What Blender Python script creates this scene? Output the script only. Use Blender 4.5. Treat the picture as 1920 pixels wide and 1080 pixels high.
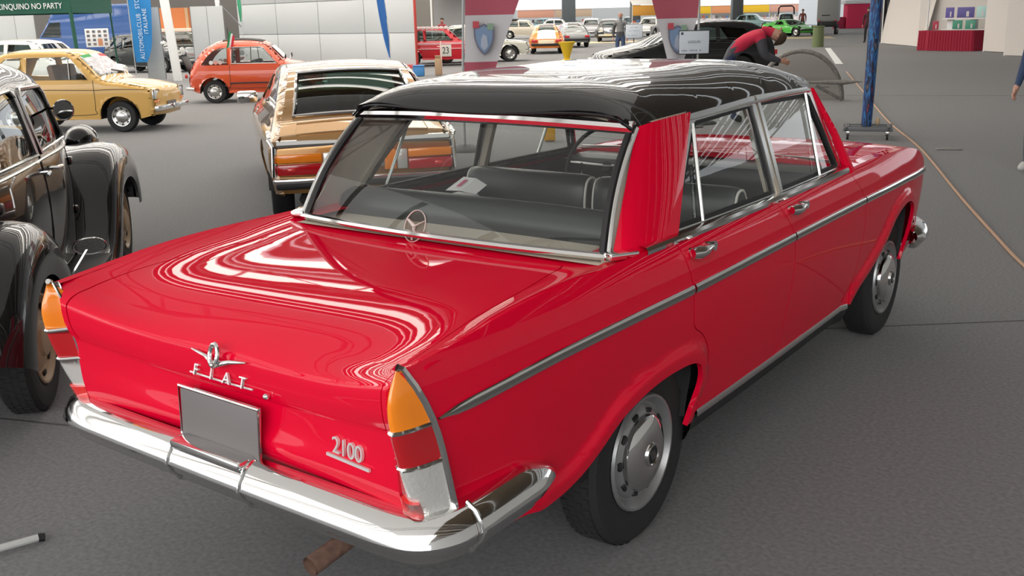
import bpy, bmesh, math, random
from mathutils import Vector, Matrix, geometry
for o in list(bpy.data.objects): bpy.data.objects.remove(o)
SC = bpy.context.scene
COL = SC.collection
R = math.radians
PI = math.pi
random.seed(4)

# ------------------------------------------------------------------ camera
yaw, pit, rol = R(36.554), R(15.226), R(-1.4145)
F_ = Vector((-math.sin(yaw)*math.cos(pit), math.cos(yaw)*math.cos(pit), -math.sin(pit)))
R_ = Vector((math.cos(yaw), math.sin(yaw), 0)); U_ = R_.cross(F_)
R2 = R_*math.cos(rol)+U_*math.sin(rol); U2 = -R_*math.sin(rol)+U_*math.cos(rol)
cd = bpy.data.cameras.new('camera'); co = bpy.data.objects.new('camera', cd); COL.objects.link(co)
M = Matrix((R2, U2, -F_)).transposed().to_4x4(); M.translation = (2.1779, -2.6698, 1.7026)
co.matrix_world = M; cd.sensor_width = 36; cd.lens = 36*1866.7/1920; cd.clip_start = .05; cd.clip_end = 600
SC.camera = co
# ------------------------------------------------------------------ daylight outside and exposure
wd = bpy.data.worlds.new('overcast_daylight'); SC.world = wd; wd.use_nodes = True
wd.node_tree.nodes['Background'].inputs[0].default_value = (.93, .97, 1, 1)
wd.node_tree.nodes['Background'].inputs[1].default_value = 1.0
SC.view_settings.view_transform = 'Standard'; SC.view_settings.look = 'None'
SC.view_settings.gamma = 1; SC.view_settings.use_curve_mapping = False
SC.view_settings.exposure = 0.85
SHEET_E = .22        # dim glow of the overhead sheeting, added as top light
SKYB_E = .65         # unseen roof lights to the left, added for light from that side
SKYR_E = 2.7         # unseen roof lights behind the viewer, added to brighten the rear and near floor
SKY_E = 3.4          # brightness of the translucent roof lights of the hall

# ------------------------------------------------------------------ materials
MATS = {}
def mat(name, col, rough=.5, metal=0., coat=0., emit=0., spec=.5, trans=0., noise=0., nscale=40., bump=0., bscale=200., sheen=0.):
    if name in MATS: return MATS[name]
    m = bpy.data.materials.new(name); m.use_nodes = True; nt = m.node_tree; b = nt.nodes['Principled BSDF']
    b.inputs['Base Color'].default_value = (*col, 1); b.inputs['Roughness'].default_value = rough
    b.inputs['Metallic'].default_value = metal; b.inputs['Coat Weight'].default_value = coat
    b.inputs['Coat Roughness'].default_value = .02; b.inputs['Specular IOR Level'].default_value = spec
    b.inputs['Transmission Weight'].default_value = trans; b.inputs['Sheen Weight'].default_value = sheen
    if emit: b.inputs['Emission Color'].default_value = (*col, 1); b.inputs['Emission Strength'].default_value = emit
    if noise or bump: tc = nt.nodes.new('ShaderNodeTexCoord')
    if noise:
        n = nt.nodes.new('ShaderNodeTexNoise'); n.inputs['Scale'].default_value = nscale; n.inputs['Detail'].default_value = 6
        nt.links.new(tc.outputs['Object'], n.inputs['Vector'])
        r = nt.nodes.new('ShaderNodeMapRange'); r.inputs[1].default_value = .3; r.inputs[2].default_value = .7
        r.inputs[3].default_value = 1-noise; r.inputs[4].default_value = 1+noise; nt.links.new(n.outputs[0], r.inputs[0])
        x = nt.nodes.new('ShaderNodeVectorMath'); x.operation = 'SCALE'; x.inputs[0].default_value = col
        nt.links.new(r.outputs[0], x.inputs['Scale']); nt.links.new(x.outputs[0], b.inputs['Base Color'])
    if bump:
        n = nt.nodes.new('ShaderNodeTexNoise'); n.inputs['Scale'].default_value = bscale; n.inputs['Detail'].default_value = 3
        nt.links.new(tc.outputs['Object'], n.inputs['Vector'])
        bp = nt.nodes.new('ShaderNodeBump'); bp.inputs['Strength'].default_value = bump; bp.inputs['Distance'].default_value = .004
        nt.links.new(n.outputs[0], bp.inputs['Height']); nt.links.new(bp.outputs[0], b.inputs['Normal'])
    MATS[name] = m; return m
def glass(name, tint=(.93, .96, .95), ior=1.5, rough=0.):
    if name in MATS: return MATS[name]
    m = bpy.data.materials.new(name); m.use_nodes = True; nt = m.node_tree; nt.nodes.remove(nt.nodes['Principled BSDF'])
    t = nt.nodes.new('ShaderNodeBsdfTransparent'); t.inputs[0].default_value = (*tint, 1)
    g = nt.nodes.new('ShaderNodeBsdfGlossy'); g.inputs['Roughness'].default_value = rough
    lw = nt.nodes.new('ShaderNodeLayerWeight'); pw = nt.nodes.new('ShaderNodeMath'); pw.operation = 'POWER'; pw.inputs[1].default_value = 4.5
    f0 = ((ior-1)/(ior+1))**2*1.6
    fr = nt.nodes.new('ShaderNodeMath'); fr.operation = 'MULTIPLY_ADD'; fr.inputs[1].default_value = 1-f0; fr.inputs[2].default_value = f0
    nt.links.new(lw.outputs['Facing'], pw.inputs[0]); nt.links.new(pw.outputs[0], fr.inputs[0])
    mx = nt.nodes.new('ShaderNodeMixShader'); nt.links.new(fr.outputs[0], mx.inputs[0])
    nt.links.new(t.outputs[0], mx.inputs[1]); nt.links.new(g.outputs[0], mx.inputs[2])
    nt.links.new(mx.outputs[0], nt.nodes['Material Output'].inputs[0]); MATS[name] = m; return m

PAINT_RED = mat('crimson_car_paint', (.74, .002, .030), .4, coat=.68, spec=.0)
PAINT_BLACK = mat('black_car_paint', (.006, .006, .007), .25, coat=1.0, spec=.1)
CHROME = mat('chrome', (.78, .78, .77), .07, metal=1)
CHROME_SOFT = mat('polished_aluminium', (.62, .62, .60), .22, metal=1)
RUBBER = mat('tyre_rubber', (.018, .018, .019), .75, bump=.3, bscale=120)
BLACK = mat('matt_black', (.012, .012, .013), .6)
GREYRIM = mat('grey_wheel_paint', (.34, .345, .35), .32, metal=.6)
VINYL = mat('black_vinyl', (.028, .033, .034), .38)
BEIGE = mat('beige_trim', (.50, .44, .36), .8)
TAN = mat('tan_cloth', (.45, .30, .17), .8)
WHITE = mat('white_paint', (.78, .79, .79), .5)
GLASS = glass('car_glass')
AMBER = mat('amber_lens', (1., .27, .008), .15, coat=1)
REDLENS = mat('red_lens', (.50, .006, .012), .15, coat=1)
REFLEX = mat('red_reflector', (.75, .03, .03), .25, coat=1)
CLEAR = mat('clear_lens', (.72, .72, .69), .15, coat=1, metal=.35, bump=.5, bscale=90)
RUST = mat('rusty_steel', (.20, .115, .085), .75, noise=.35, nscale=30)
LETTER = mat('silvered_letters', (.82, .80, .80), .35, metal=.5)
PLATE = mat('plain_plate', (.17, .155, .155), .5)

# ------------------------------------------------------------------ mesh helpers
def link(name, me, m, parent=None):
    o = bpy.data.objects.new(name, me); COL.objects.link(o)
    if m is not None: me.materials.append(m)
    if parent is not None: o.parent = parent
    return o
def tag(o, label, cat, group=None, kind=None):
    if label: o['label'] = label
    if cat: o['category'] = cat
    if group: o['group'] = group
    if kind: o['kind'] = kind
    return o
def thing(name, label, cat, loc=(0, 0, 0), rz=0., group=None, sc=1.):
    o = bpy.data.objects.new(name, None); COL.objects.link(o); o.location = loc; o.rotation_euler = (0, 0, rz)
    o.scale = (sc, sc, sc); o.empty_display_size = .2
    return tag(o, label, cat, group)
def struct(o): o['kind'] = 'structure'; return o
def copy_tree(o, parent=None):
    c = o.copy(); COL.objects.link(c)
    if parent is not None: c.parent = parent
    for ch in o.children: copy_tree(ch, c)
    return c
def spl(pts):
    xs = [p[0] for p in pts]; n = len(pts)
    def vec(p): return Vector(p[1]) if hasattr(p[1], '__len__') else p[1]
    ys = [vec(p) for p in pts]
    d = [(ys[i+1]-ys[i])*(1./(xs[i+1]-xs[i])) for i in range(n-1)]
    ms = [d[0]]+[(d[i-1]*(xs[i+1]-xs[i])+d[i]*(xs[i]-xs[i-1]))*(1./(xs[i+1]-xs[i-1])) for i in range(1, n-1)]+[d[-1]]
    def f(x):
        if x <= xs[0]: return ys[0]+ms[0]*(x-xs[0])
        if x >= xs[-1]: return ys[-1]+ms[-1]*(x-xs[-1])
        lo, hi = 0, n-1
        while hi-lo > 1:
            k = (lo+hi)//2
            if xs[k] <= x: lo = k
            else: hi = k
        i = lo
        h = xs[i+1]-xs[i]; t = (x-xs[i])/h; t2 = t*t; t3 = t2*t
        return ys[i]*(2*t3-3*t2+1)+ms[i]*(h*(t3-2*t2+t))+ys[i+1]*(3*t2-2*t3)+ms[i+1]*(h*(t3-t2))
    return f
def curve(pts, n=8, closed=False):
    """Catmull-Rom through points, n samples a span"""
    P = [Vector(p) for p in pts]; m = len(P); out = []
    for i in range(m if closed else m-1):
        g = lambda k: P[k % m] if closed else P[max(0, min(m-1, k))]
        a, b, c, e = g(i-1), g(i), g(i+1), g(i+2)
        for j in range(n):
            t = j/n
            out.append(.5*((2*b)+(c-a)*t+(2*a-5*b+4*c-e)*t*t+(3*b-a-3*c+e)*t*t*t))
    if not closed: out.append(P[-1])
    return out
class MB:
    def __init__(s): s.v = []; s.f = []
    def add(s, vs, fs):
        n = len(s.v); s.v += [Vector(v) for v in vs]; s.f += [tuple(i+n for i in q) for q in fs]; return s
    def box(s, c, d, rot=None, bev=0.):
        x, y, z = (k/2 for k in d); c = Vector(c)
        if bev:
            bm = bmesh.new(); bmesh.ops.create_cube(bm, size=1); bmesh.ops.scale(bm, vec=d, verts=bm.verts)
            bmesh.ops.bevel(bm, geom=bm.edges[:], offset=min(bev, min(d)*.49), segments=2, profile=.5, affect='EDGES')
            vs = [v.co.copy() for v in bm.verts]; fs = [[v.index for v in q.verts] for q in bm.faces]; bm.free()
        else:
            vs = [Vector((i*x, j*y, k*z)) for i in (-1, 1) for j in (-1, 1) for k in (-1, 1)]
            fs = [(0, 1, 3, 2), (4, 6, 7, 5), (0, 4, 5, 1), (2, 3, 7, 6), (0, 2, 6, 4), (1, 5, 7, 3)]
        if rot is not None: vs = [rot @ v for v in vs]
        return s.add([v+c for v in vs], fs)
    def tube(s, path, r, seg=8, closed=False, caps=True, flat=None):
        P = [Vector(p) for p in path]; n = len(P); vs = []; up = None
        for i, p in enumerate(P):
            a = P[(i-1) % n] if closed else P[max(0, i-1)]; b = P[(i+1) % n] if closed else P[min(n-1, i+1)]
            t = (b-a).normalized()
            if up is None:
                up = Vector((0, 0, 1)) if abs(t.z) < .9 else Vector((1, 0, 0))
            sd = t.cross(up).normalized(); up = sd.cross(t).normalized()
            rr = r[i] if hasattr(r, '__len__') else r
            for k in range(seg):
                an = 2*PI*k/seg; vs.append(p+(sd*math.cos(an)+up*math.sin(an)*(flat or 1))*rr)
        fs = []
        for i in range(n if closed else n-1):
            j = (i+1) % n
            for k in range(seg): l = (k+1) % seg; fs.append((i*seg+k, j*seg+k, j*seg+l, i*seg+l))
        if caps and not closed: fs += [tuple(range(seg-1, -1, -1))[::-1][::-1], tuple((n-1)*seg+k for k in range(seg))]
        return s.add(vs, fs)
    def lathe(s, prof, c=(0, 0, 0), axis='x', seg=32, sgn=1, arc=2*PI, a0=0.):
        c = Vector(c); vs = []; m = len(prof); full = abs(arc-2*PI) < 1e-6; ns = seg if full else seg+1
        for k in range(ns):
            a = a0+arc*k/seg; ca, sa = math.cos(a), math.sin(a)
            for r, h in prof:
                h *= sgn
                vs.append(c+Vector({'x': (h, r*ca, r*sa), 'y': (r*ca, h, r*sa), 'z': (r*ca, r*sa, h)}[axis]))
        fs = [(k*m+i, k*m+i+1, ((k+1) % ns)*m+i+1, ((k+1) % ns)*m+i) for k in range(seg) for i in range(m-1)]
        return s.add(vs, fs)
    def prism(s, poly, fn0, fn1):
        a = [Vector(fn0(*p)) for p in poly]; b = [Vector(fn1(*p)) for p in poly]; n = len(poly)
        tri = geometry.tessellate_polygon([[Vector((p[0], p[1], 0)) for p in poly]])
        fs = [tuple(t) for t in tri]+[tuple(n+i for i in t[::-1]) for t in tri]+[(i, (i+1) % n, n+(i+1) % n, n+i) for i in range(n)]
        return s.add(a+b, fs)
    def grid(s, fn, us, vs, close_u=False):
        m = len(vs); pts = [fn(u, v) for u in us for v in vs]; n = len(us)
        return s.add(pts, [(i*m+j, ((i+1) % n)*m+j, ((i+1) % n)*m+j+1, i*m+j+1) for i in range(n if close_u else n-1) for j in range(m-1)])
    def ball(s, c, r, seg=16, ring=10, top=1.0):
        c = Vector(c); rx, ry, rz = r if hasattr(r, '__len__') else (r, r, r)
        return s.grid(lambda u, v: c+Vector((rx*math.cos(u)*math.sin(v), ry*math.sin(u)*math.sin(v), rz*math.cos(v))),
                      [2*PI*k/seg for k in range(seg)], [PI*k/ring for k in range(ring+1)], True)
    def xf(s, M):
        s.v = [M @ v for v in s.v]; return s
    def mesh(s, name, smooth=35):
        me = bpy.data.meshes.new(name); me.from_pydata(s.v, [], s.f)
        bm = bmesh.new(); bm.from_mesh(me); bmesh.ops.remove_doubles(bm, verts=bm.verts, dist=1e-5)
        bmesh.ops.recalc_face_normals(bm, faces=bm.faces); bm.to_mesh(me); bm.free()
        if smooth:
            me.polygons.foreach_set('use_smooth', [True]*len(me.polygons)); me.set_sharp_from_angle(angle=R(smooth))
        return me
    def build(s, name, m, parent=None, smooth=35): return link(name, s.mesh(name, smooth), m, parent)

def panel(name, fn, polys, du, dv, m, parent=None, thick=0., flip=False, off=0.):
    """a curved sheet: polygon(s) (outer, holes...) in the (u,v) domain of fn, cut on a fine grid, exact surface normals, turned-in rim"""
    vl = [[Vector((p[0], p[1], 0)) for p in q] for q in polys]; allp = [p for q in vl for p in q]
    bm = bmesh.new(); bv = [bm.verts.new(p) for p in allp]
    for t in geometry.tessellate_polygon(vl):
        try: bm.faces.new([bv[i] for i in t])
        except ValueError: pass
    bmesh.ops.remove_doubles(bm, verts=bm.verts, dist=1e-6)
    u0, u1 = min(p.x for p in allp), max(p.x for p in allp); v0, v1 = min(p.y for p in allp), max(p.y for p in allp)
    for lo, hi, d, no in ((u0, u1, du, (1, 0, 0)), (v0, v1, dv, (0, 1, 0))):
        k = max(1, int((hi-lo)/d+.5))
        for i in range(1, k):
            c = lo+(hi-lo)*i/k+1e-7
            bmesh.ops.bisect_plane(bm, geom=bm.verts[:]+bm.edges[:]+bm.faces[:], plane_co=Vector(no)*c, plane_no=no, dist=1e-7)
    bmesh.ops.remove_doubles(bm, verts=bm.verts, dist=1e-6)
    bm.verts.index_update(); e = 2e-4; co3 = []; nor = []
    for v in bm.verts:
        u, w = v.co.x, v.co.y
        n = (Vector(fn(u+e, w))-Vector(fn(u-e, w))).cross(Vector(fn(u, w+e))-Vector(fn(u, w-e)))
        n = n.normalized() if n.length > 1e-14 else Vector((0, 0, 1))
        if flip: n = -n
        co3.append(Vector(fn(u, w))+n*off); nor.append(n)
    faces = []; fn_ = []
    for q in bm.faces:
        ids = [v.index for v in q.verts]
        if len(ids) < 3: continue
        c = Vector((0, 0, 0)); o0 = co3[ids[0]]
        for i, j in zip(ids[1:-1], ids[2:]): c += (co3[i]-o0).cross(co3[j]-o0)
        if c.dot(nor[ids[0]]) < 0: ids.reverse()
        faces.append(ids); fn_.append(None)
    if thick:
        back = {}
        def bk(i):
            if i not in back: back[i] = len(co3); co3.append(co3[i]-nor[i]*thick); nor.append(nor[i])
            return back[i]
        for ed in bm.edges:
            if len(ed.link_faces) == 1:
                a, b = ed.verts[0].index, ed.verts[1].index; q = (a, b, bk(b), bk(a))
                faces.append(list(q)); fn_.append(1)
    bm.free()
    me = bpy.data.meshes.new(name); me.from_pydata(co3, [], faces)
    me.polygons.foreach_set('use_smooth', [True]*len(faces))
    ln = []
    for p, k in zip(me.polygons, fn_):
        for li in range(p.loop_start, p.loop_start+p.loop_total):
            ln.append(nor[me.loops[li].vertex_index] if k is None else p.normal.copy())
    me.normals_split_custom_set(ln)
    return link(name, me, m, parent)
def mir(fn): return lambda u, v: (lambda p: Vector((-p[0], p[1], p[2])))(fn(u, v))
def segs(poly): return [(a, b, c-a, d-b, (c-a)**2+(d-b)**2, min(a, c), max(a, c), min(b, d), max(b, d)) for (a, b), (c, d) in zip(poly[:-1], poly[1:]) if (a, b) != (c, d)]
def pdist(y, z, sg, lim):
    best = lim
    for a, b, vx, vy, L, y0, y1, z0, z1 in sg:
        if y < y0-best or y > y1+best or z < z0-best or z > z1+best: continue
        t = ((y-a)*vx+(z-b)*vy)/L; t = 0 if t < 0 else 1 if t > 1 else t
        d = math.hypot(y-a-t*vx, z-b-t*vy)
        if d < best: best = d
    return best
def text_mesh(s, size, depth=.004, space=1., name='lettering'):
    c = bpy.data.curves.new(name, 'FONT'); c.body = s; c.size = size; c.extrude = depth; c.space_character = space
    c.align_x = 'CENTER'; c.align_y = 'CENTER'
    o = bpy.data.objects.new(name, c); COL.objects.link(o); dg = bpy.context.evaluated_depsgraph_get()
    me = bpy.data.meshes.new_from_object(o.evaluated_get(dg)); bpy.data.objects.remove(o); bpy.data.curves.remove(c)
    me.materials.clear(); return me
def text(s, size, M, m, parent, depth=.004, space=1., name='lettering', sx=1.):
    me = text_mesh(s, size, depth, space, name); me.transform(M @ Matrix.Diagonal((sx, 1, 1, 1))); return link(name, me, m, parent)
def frame(o, x, y):
    x = Vector(x).normalized(); y = Vector(y).normalized(); z = x.cross(y).normalized(); y = z.cross(x)
    Mx = Matrix((x, y, z)).transposed().to_4x4(); Mx.translation = o; return Mx

# ------------------------------------------------------------------ the hall: floor, roof
def hall(a, b, z=0.): return Vector((.807*a-.59*b, .59*a+.807*b, z))      # hall axes are turned against the red car
carpet = mat('grey_carpet', (.158, .158, .162), .92, noise=.22, nscale=55, bump=.35, bscale=260, spec=.25, sheen=.12)
mb = MB(); mb.add([(-220, -60, 0), (120, -60, 0), (120, 260, 0), (-220, 260, 0)], [(0, 1, 2, 3)])
struct(mb.build('floor', carpet, None, 0))
SEAM = mat('carpet_seam', (.075, .075, .077), .9)
root = struct(bpy.data.objects.new('trim_1', None)); COL.objects.link(root)
for (a, b) in (((.1, 2.28), (6.2, 7.3)), ((-3.6, -1.2), (-.95, -.2)), ((-12, 5.7), (-8.9, 3.5)), ((-9, 16.5), (10, 22.5))):
    mb = MB(); d = Vector((b[0]-a[0], b[1]-a[1], 0)); mb.box(((a[0]+b[0])/2, (a[1]+b[1])/2, .001), (d.length, .012, .002), Matrix.Rotation(math.atan2(d.y, d.x), 3, 'Z'))
    mb.build('carpet_seam', SEAM, root)
WOOD = mat('ceiling_boards', (.40, .31, .21), .6, noise=.15, nscale=3)
SKYL = mat('translucent_roof_light', (1., .94, .85), .6, emit=SKY_E)
SHEET = mat('added_glow_sheeting', (1., .97, .93), .7, emit=SHEET_E)
SKYB = mat('added_left_roof_light', (1., .98, .96), .6, emit=SKYB_E)
SKYR = mat('added_rear_roof_light', (1., .98, .96), .6, emit=SKYR_E)
STEEL = mat('white_steel', (.66, .66, .64), .45)
HZ = 8.5
ceil = struct(bpy.data.objects.new('ceiling', None)); COL.objects.link(ceil)
A0, A1 = -75, 55
bm_b = None; bm_l = None
def strip(name, m, a0, a1, b0, b1, z):
    mb = MB(); mb.add([hall(a0, b0, z), hall(a1, b0, z), hall(a1, b1, z), hall(a0, b1, z)], [(0, 3, 2, 1)]); mb.build(name, m, ceil, 0)
b = -45
while b < 100:
    # overhead, laid out for the light: added glowing sheeting over the stand, added roof lights to its left and behind, boards to its right; down the hall: boards with roof lights between them
    if b < 11:
        w = 3.6
        if b < -14: strip('roof_light', SKYR, A0, 7, b, b+w, HZ+.1); strip('ceiling_board', WOOD, 7, A1, b, b+w, HZ+.1)
        else:
            strip('roof_light', SKYB, A0, -14, b, b+w, HZ+.1); strip('added_glow_sheet', SHEET, -14, 5, b, b+4, HZ+.1); strip('ceiling_board', WOOD, 5, A1, b, b+w, HZ+.1)
        strip('ceiling_board', WOOD, A0, -14, b+w, b+w+.4, HZ); strip('ceiling_board', WOOD, 5, A1, b+w, b+w+.4, HZ); b += 4
    else:
        for w, kind in ((.9, 0), (.35, 1), (.9, 0), (.35, 1), (.9, 0), (1.6, 1)):
            strip('roof_light' if kind else 'ceiling_board', SKYL if kind else WOOD, A0, (5 if b < 32 else 11) if kind else A1, b, b+w, HZ+.12*kind)
            if kind: strip('ceiling_board', WOOD, 5 if b < 32 else 11, A1, b, b+w, HZ+.12)
            b += w
for b in range(-30, 90, 12):
    mb = MB()
    mb.tube([hall(A0, b, HZ-1.5), hall(A1, b, HZ-1.5)], .09, 6); mb.tube([hall(A0, b, HZ-.15), hall(A1, b, HZ-.15)], .09, 6)
    a = A0
    while a < A1-3:
        mb.tube([hall(a, b, HZ-1.5), hall(a+1.5, b, HZ-.15)], .05, 6); mb.tube([hall(a+1.5, b, HZ-.15), hall(a+3, b, HZ-1.5)], .05, 6); a += 3
    mb.build('roof_truss', STEEL, ceil)

# ------------------------------------------------------------------ the red saloon
def wheel(parent, c, sgn, r=.315, w=.15, rim=.195, style='slots', rimmat=None, name='wheel', capmat=None, seg=40):
    """wheel with its outer face towards sgn*x; c is the hub centre"""
    x, y, z = c; g = bpy.data.meshes
    mb = MB(); h = w/2
    prof = [(rim-.012, -h*.75), (rim+.01, -h*.9), (r*.80, -h), (r*.93, -h*.93), (r*.985, -h*.72), (r, -h*.4), (r, h*.4), (r*.985, h*.72), (r*.93, h*.93), (r*.80, h), (rim+.012, h*.9), (rim-.012, h*.75), (rim-.03, 0), (rim-.012, -h*.75)]
    mb.lathe(prof, (x-sgn*h, y, z), 'x', seg, sgn)
    t = mb.build(name, RUBBER, parent)
    if r > .28 and seg >= 40:                                     # tread blocks
        tb = MB()
        for k in range(48):
            a = 2*PI*k/48
            for q, px in enumerate((-.30, -.10, .10, .30)):
                aa = a+(.065 if q % 2 else 0); rot = Matrix.Rotation(aa, 3, 'X')
                tb.box(Vector((x-sgn*h+px*w*.9, y, z))+rot @ Vector((0, 0, r)), (w*.15, r*.085, .0024), rot)
        tb.build('tread', RUBBER, t)
    R0 = rim; mb = MB(); f = -.004
    if style == 'slots':
        mb.lathe([(R0+.004, f-.004), (R0, f+.006), (R0-.008, f+.006), (R0-.016, f-.006), (R0-.028, f-.022), (R0-.035, f-.024), (R0-.052, f-.006), (R0-.07, f-.002), (.10, f-.002), (0, f-.002)], (x, y, z), 'x', seg, sgn)
        o = mb.build('rim', rimmat or GREYRIM, t)
        mb = MB(); mb.lathe([(R0-.066, f-.002), (R0-.069, f+.012), (R0-.078, f+.018), (.085, f+.030), (.045, f+.036), (.038, f+.033), (0, f+.033)], (x, y, z), 'x', seg, sgn)
        mb.build('hubcap', capmat or CHROME, t)
        mb = MB(); mb.lathe([(.040, f+.032), (.040, f+.040), (.034, f+.041), (.030, f+.037)], (x, y, z), 'x', 20, sgn); mb.build('hub_ring', CHROME, t)
        mb = MB(); mb.lathe([(.030, f+.0365), (0, f+.0365)], (x, y, z), 'x', 20, sgn); mb.build('hub_badge', BLACK, t)
        mb = MB()
        for k in range(4): mb.box((x+sgn*(f+.0375), y-.012+.008*k, z), (.002, .003, .034), Matrix.Rotation(R(25), 3, 'X'))
        mb.build('hub_badge_mark', CHROME_SOFT, t)
        for k in range(10):
            a = 2*PI*(k+.5)/10; rot = Matrix.Rotation(a, 3, 'X'); mb = MB()
            mb.box(Vector((x+sgn*(f-.006), y, z))+rot @ Vector((0, 0, R0-.055)), (.014, .032, .017), rot, bev=.006); mb.build('rim_slot', BLACK, t)
    else:
        mb.lathe([(R0+.004, f-.004), (R0, f+.004), (R0-.01, f+.002), (R0-.02, f-.02), (R0*.72, f-.03), (R0*.6, f-.012), (R0*.42, f-.006), (R0*.38, f+.01), (R0*.2, f+.02), (0, f+.022)], (x, y, z), 'x', 24, sgn)
        mb.build('rim', rimmat or CHROME_SOFT, t)
        for k in range(8 if style == 'holes' else 5):
            a = 2*PI*k/(8 if style == 'holes' else 5); rot = Matrix.Rotation(a, 3, 'X'); mb = MB()
            mb.box(Vector((x+sgn*(f-.018), y, z))+rot @ Vector((0, 0, R0*.8)), (.01, R0*.2, R0*.12), rot, bev=.005); mb.build('rim_slot', BLACK, t)
    return t

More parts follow.
